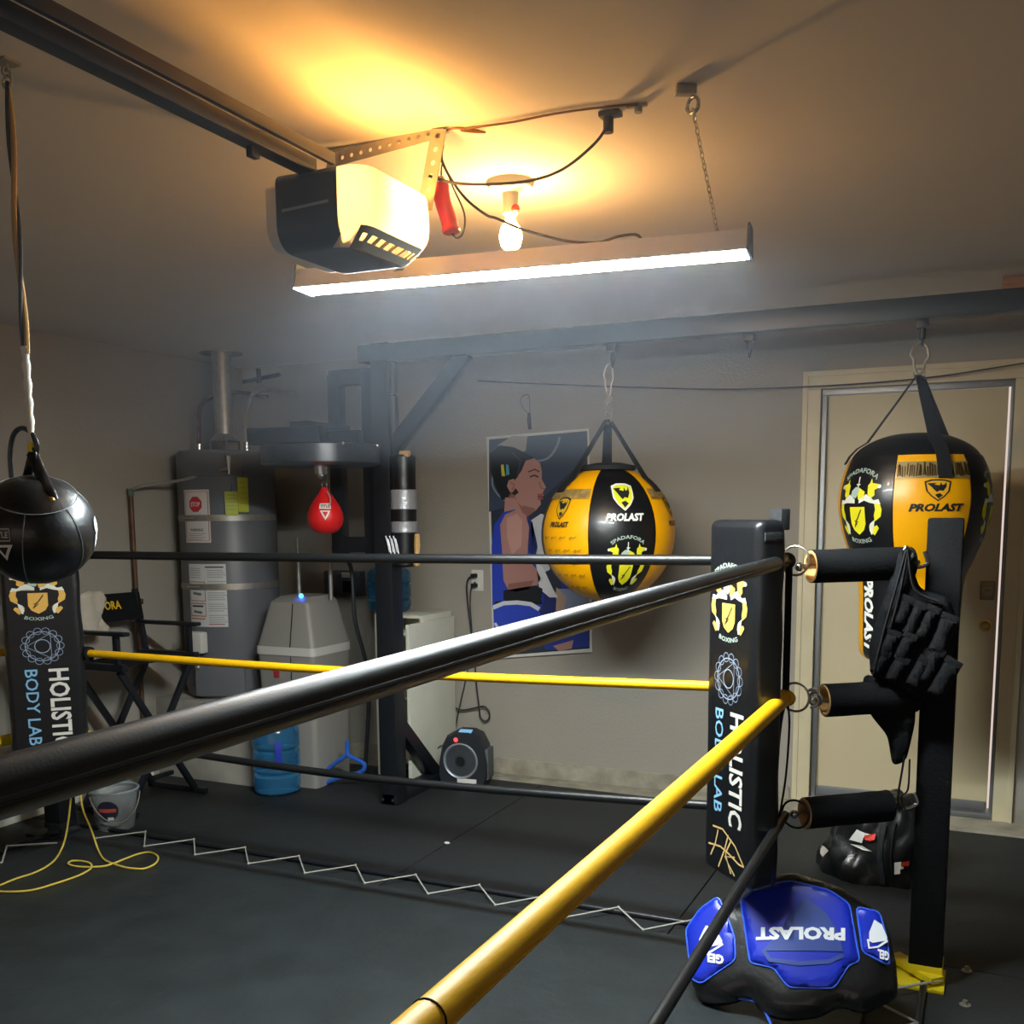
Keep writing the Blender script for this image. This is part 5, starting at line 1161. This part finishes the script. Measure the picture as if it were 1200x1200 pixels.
# glove arm in front
p.poly('#c8ccd2', [(622, 610), (634, 602), (646, 606), (648, 640), (644, 668), (634, 672), (626, 650), (623, 630)], 7)
p.poly('#dfe2e6', [(628, 660), (636, 664), (648, 690), (654, 700), (644, 700), (632, 690)], 8); p.poly('#16286e', [(634, 690), (652, 702), (650, 742), (634, 740)], 6)
# shorts
p.poly('#2a46c0', [(578, 714), (600, 706), (630, 712), (636, 724), (636, 752), (608, 764), (580, 768)], 9)
p.line('#d8dce4', [(578, 712), (590, 707), (606, 706), (622, 708), (632, 714)], 5, 10); p.line('#d8dce4', [(580, 730), (586, 740), (602, 745), (606, 733)], 3, 10)
p.poly('#10141c', [(580, 705), (634, 700), (636, 708), (606, 704), (580, 711)], 8)
p.build('printed_picture', t, lambda u, v, h: at(u, v, Y=PT-.0008-h), lift=.0003, label='printed picture of a boxer in profile')
# ================================================================== FOLDING CHAIR
t = thing('folding_chair', 'black folding director chair with yellow lettering beside the water heater', 'chair', (-3.9, 3.95, 0))
xf, xb, yn, yf_ = -3.62, -4.1, 3.70, 4.20; zs, za, ztb = .47, .68, .93
xb = at(165, 731, Y=yf_).x; za = at(200, 730, Y=yf_).z; zs = at(200, 768, Y=yf_-.05).z; xf = at(229, 730, Y=yf_).x; ztb = at(158, 690, Y=yf_).z
for y in (yn, yf_):
    MB().bar((xb-.02, y, za), (xf+.02, y, za), .045, .02, up=(0, 0, 1), ch=.006).build('armrest', M_steel, t)
    MB().bar((xf-.05, y, za), (xf-.05, y, zs), .03, .025, ch=.004).build('arm_post', M_steel, t)
    MB().bar((xb+.03, y, zs-.02), (xb-.03, y, ztb), .03, .024, ch=.004).build('back_post', M_steel, t)
    MB().bar((xb-.0, y, zs), (xf, y, zs), .035, .035, ch=.005).build('seat_rail', M_steel, t)
MB().box(((xb+xf)/2, (yn+yf_)/2, zs+.004), (xf-xb-.06, yf_-yn+.03, .012), ch=.004).build('seat', M_cloth, t)
for x in (xf-.03, xb+.05):
    MB().bar((x, yn, .02), (x, yf_-.01, zs-.02), .035, .02, up=(1, 0, 0), ch=.004).build('leg', M_steel, t); MB().bar((x-.022, yf_, .02), (x-.022, yn+.01, zs-.02), .035, .02, up=(1, 0, 0), ch=.004).build('leg', M_steel, t)
for y in (yn, yf_): MB().bar((xb, y, .02), (xf+.02, y, .02), .03, .03, ch=.004).build('foot_rail', M_steel, t)
MB().bar((xf-.04, yn+.18, .16), (xf-.04, yf_-.18, .16), .022, .022, ch=.003).build('stretcher', M_steel, t)
bz0 = at(165, 728, Y=yf_).z+.015
mb = MB(); N = 10; vs = []
for i in range(N+1):
    y = yn-.01+(yf_-yn+.02)*i/N; sag = -.035*math.sin(PI*i/N)
    for z in (bz0, (bz0+ztb)/2, ztb-.015):
        k = (z-zs)/(ztb-zs); vs.append((xb+.03-.06*k+sag+.018, y, z))
fs = [(i*3+j, (i+1)*3+j, (i+1)*3+j+1, i*3+j+1) for i in range(N) for j in range(2)]; mb.add(vs, fs); mb.add([(a-.004, b, c) for a, b, c in vs], fs); mb.build('backrest', M_cloth, t)
def bkmap(u, v, h):
    i = (u-yn)/(yf_-yn); k = (v-zs)/(ztb-zs); return Vector((xb+.03-.06*k-.035*math.sin(PI*max(0, min(1, i)))+.022+h, u, v))
p = Print(); p.text('#e8b820', 'SPADAFORA', ((yn+yf_)/2+.0, (bz0+ztb)/2+.005), w=.27, h=.045, bold=.03); p.build('lettering', t, bkmap, step=.04)
# towel
t = thing('towel', 'cream towel draped over the left half of the folding chair back', 'towel', Vector((xb, yn+.16, bz0-.1)))
def fnt(u, v, h):
    q = at(u, v, X=xb+.035); return q+Vector((h+.008*math.sin(q.y*45+q.z*6), 0, 0))
mb = MB(); pillow(mb, rounded([(84, 700), (104, 692), (112, 694), (119, 692), (124, 702), (121, 716), (119, 724), (129, 737), (122, 744), (104, 744), (86, 748)], 4), .014, 5, fnt, 4, wob=.6); mb.build('cloth', M_towel, t)
# bucket
bq = at(119, 975, Z=0); r0, r1, bh = .085, .108, .19; bcx2, bcy2 = bq.x, bq.y+.09
t = thing('bucket', 'clear plastic bucket with round dark label beside the left ring post', 'bucket', (bcx2, bcy2, 0))
MB().lathe([(0, .004), (r0-.004, .004), (r1-.004, bh), (r1+.006, bh), (r1+.006, bh-.014), (r1, bh-.016), (r0, .0), (0, .0)], (bcx2, bcy2, 0), n=40).build('tub', M_clear, t)
mb = MB(); mb.ring((bcx2, bcy2, bh), r1+.004, .005, n=40, m=8); mb.build('rim', mat('rim_clear', '#9aa2a6', .3), t)
ab = math.atan2(-bcy2, -bcx2)
mb = MB(); mb.tube([(bcx2+(r1+.01)*math.cos(ab+1.4-2.6*i/14), bcy2+(r1+.01)*math.sin(ab+1.4-2.6*i/14), bh-.02-.12*math.sin(PI*i/14)) for i in range(15)], .003, 6); mb.build('handle', M_galv, t)
p = Print(); p.circle('#1c2434', (0, 0), .05, 1); p.poly('#c8504a', [(-.04, -.006), (.04, -.006), (.04, .012), (-.04, .012)], 2); p.poly('#d0d0cc', [(-.0, -.045), (.028, -.045), (.028, -.03), (0, -.03)], 3)
p.build('label', t, rev(bcx2, bcy2, .105, lambda z: r0+(r1-r0)*z/bh+.002, ab-.35), step=.02)
# gear bag on the floor behind the post
t = thing('gear_bag', 'black vinyl gear bag with white and red patches on the floor by the door', 'bag', (-.36, 4.38, 0))
mb = MB(); n, m = 72, 36; vs = []; gc = Vector((-.345, 4.36, 0)); random.seed(5)
for i in range(m+1):
    ph = PI/2*i/m
    for k in range(n):
        a = 2*PI*k/n; d = Vector((math.cos(a), math.sin(a), 0)); rr = (.29 if d.x < 0 else .24)*abs(d.x)+.19*abs(d.y); rr = 1/math.sqrt((d.x/(.27 if d.x < 0 else .19))**2+(d.y/.19)**2)
        z = .345*math.sin(ph)**1.15; s = math.cos(ph)**.62; q = d*rr*s+Vector((.07*math.sin(ph)**1.5, 0, z))
        q += q.normalized()*(.026*noise.noise(q*9)+.03*abs(noise.noise(Vector((q.x*16, q.y*16, q.z*7))))-.018); q.z = max(0.0, q.z); vs.append(gc+q)
fs = [(i*n+k, i*n+(k+1) % n, (i+1)*n+(k+1) % n, (i+1)*n+k) for i in range(m) for k in range(n)]+[tuple(range(n-1, -1, -1))]
mb.add(vs, fs); mb.build('bag_body', M_leather, t)
def drape(L, off=.008):
    from mathutils.bvhtree import BVHTree
    bv = BVHTree.FromPolygons([Vector(v) for v in vs], fs); out = []
    for (x, y) in L:
        d = CF + CR*((x-600)/FPX) - CU*((y-PY)/FPX); h = bv.ray_cast(CAM, d)
        if h[0] is not None: out.append(h[0]-d.normalized()*off)
    return out
for L in ([(1036, 965), (1032, 985), (1030, 1005), (1033, 1025), (1034, 1036)], [(1050, 965), (1046, 985), (1044, 1005), (1046, 1025)]):
    q = drape(L)
    if len(q) > 2: MB().tube(q, .012, 8, flat_=.35).build('carry_strap', M_web, t)
def patch(name, L, col, off, lab=None):
    from mathutils.bvhtree import BVHTree
    q = drape(L, off)
    if len(q) >= 3:
        mb = MB(); mb.add(q, [tuple(range(len(q)))]); o = mb.build(name, flat(col), t, smooth=False, label=lab)
patch('white_patch', [(995, 984), (1004, 972), (1013, 976), (1024, 979), (1019, 984), (1012, 981), (1010, 988)], '#d6d2cc', .013)
patch('white_patch', [(996, 989), (1010, 991), (1022, 998), (1011, 996)], '#d6d2cc', .013)
patch('red_patch', [(1013, 979), (1026, 977), (1025, 984), (1020, 986), (1013, 984)], '#d83a26', .017)
patch('white_patch', [(1048, 1011), (1056, 1010), (1056, 1015), (1059, 1016), (1059, 1018), (1055, 1019), (1055, 1024), (1048, 1025)], '#d6d2cc', .013)
patch('red_patch', [(1056, 1010), (1066, 1009), (1065, 1015), (1057, 1015)], '#d83a26', .017)
patch('white_patch', [(962, 990), (966, 992), (971, 997), (964, 1004), (961, 1000)], '#b8b0a8', .013)
# yellow cords on the canvas
F_ = lambda L, z=.024: [at(x, y, Z=z) for x, y in L]
cable('yellow_cord', 'thin yellow cord trailing from the left post to the left edge of the canvas', [at(84, 925, Y=3.22), at(81, 955, Y=3.21), at(77, 980, Y=3.2)]+F_([(72, 995), (64, 1008), (52, 1017), (37, 1024), (18, 1030), (-6, 1040)]), .0042, M_ycord)
cable('yellow_cord', 'thin yellow cord looping twice on the canvas below the left corner pad', [at(94, 925, Y=3.27), at(97, 948, Y=3.27), at(106, 970, Y=3.27), at(111, 984, Y=3.26)]+F_([(115, 996), (122, 1007), (135, 1013), (150, 1017), (168, 1018), (182, 1012), (185, 1004), (177, 999), (165, 1000), (150, 1005), (135, 1011), (122, 1015), (104, 1016), (88, 1015), (80, 1012), (84, 1009), (96, 1009), (106, 1012), (106, 1018), (92, 1026), (66, 1035), (38, 1043), (12, 1045), (-8, 1044)]), .0042, M_ycord)
# ================================================================== haze layer added for the glow around the lamps
if GLOW_HAZE > 0:
    hm = bpy.data.materials.new('haze'); hm.use_nodes = True; nt = hm.node_tree; nt.nodes.remove(nt.nodes['Principled BSDF'])
    vn = nt.nodes.new('ShaderNodeVolumeScatter'); vn.inputs['Color'].default_value = (.78, .86, 1, 1); vn.inputs['Density'].default_value = GLOW_HAZE; vn.inputs['Anisotropy'].default_value = .5
    nt.links.new(vn.outputs[0], nt.nodes['Material Output'].inputs['Volume'])
    o = MB().bb((XL-.02, -.6, 1.62), (XR+.02, YB-.001, ZC+.02)).build('glow_haze', hm, None, smooth=False); o['kind'] = 'stuff'; o['label'] = 'faint haze layer added under the ceiling for the glow around the lamps'; o['category'] = 'haze'
GR = {'turnbuckle': 'black turnbuckle sleeves on the ring posts', 'ring_rope': 'ropes of the boxing ring', 'corner_pad': 'corner pads of the boxing ring', 'ring_post': 'posts of the boxing ring',
      'zigzag_lacing': 'white lacing of the ring canvas', 'lacing_bar': 'floor bars of the ring canvas', 'water_jug': 'blue water jugs', 'floor_bolt': 'bolts in the mats', 'tag': 'paper tags on the water heater', 'yellow_cord': 'yellow cords on the canvas', 'power_cable': 'cables at the door opener'}
for o in bpy.data.objects:
    if o.parent is None and o.name.split('.')[0] in GR: o['group'] = GR[o.name.split('.')[0]]
print('OBJECT COUNT', len(bpy.data.objects), 'TRIS', sum(len(o.data.polygons) for o in bpy.data.objects if o.type == 'MESH'))
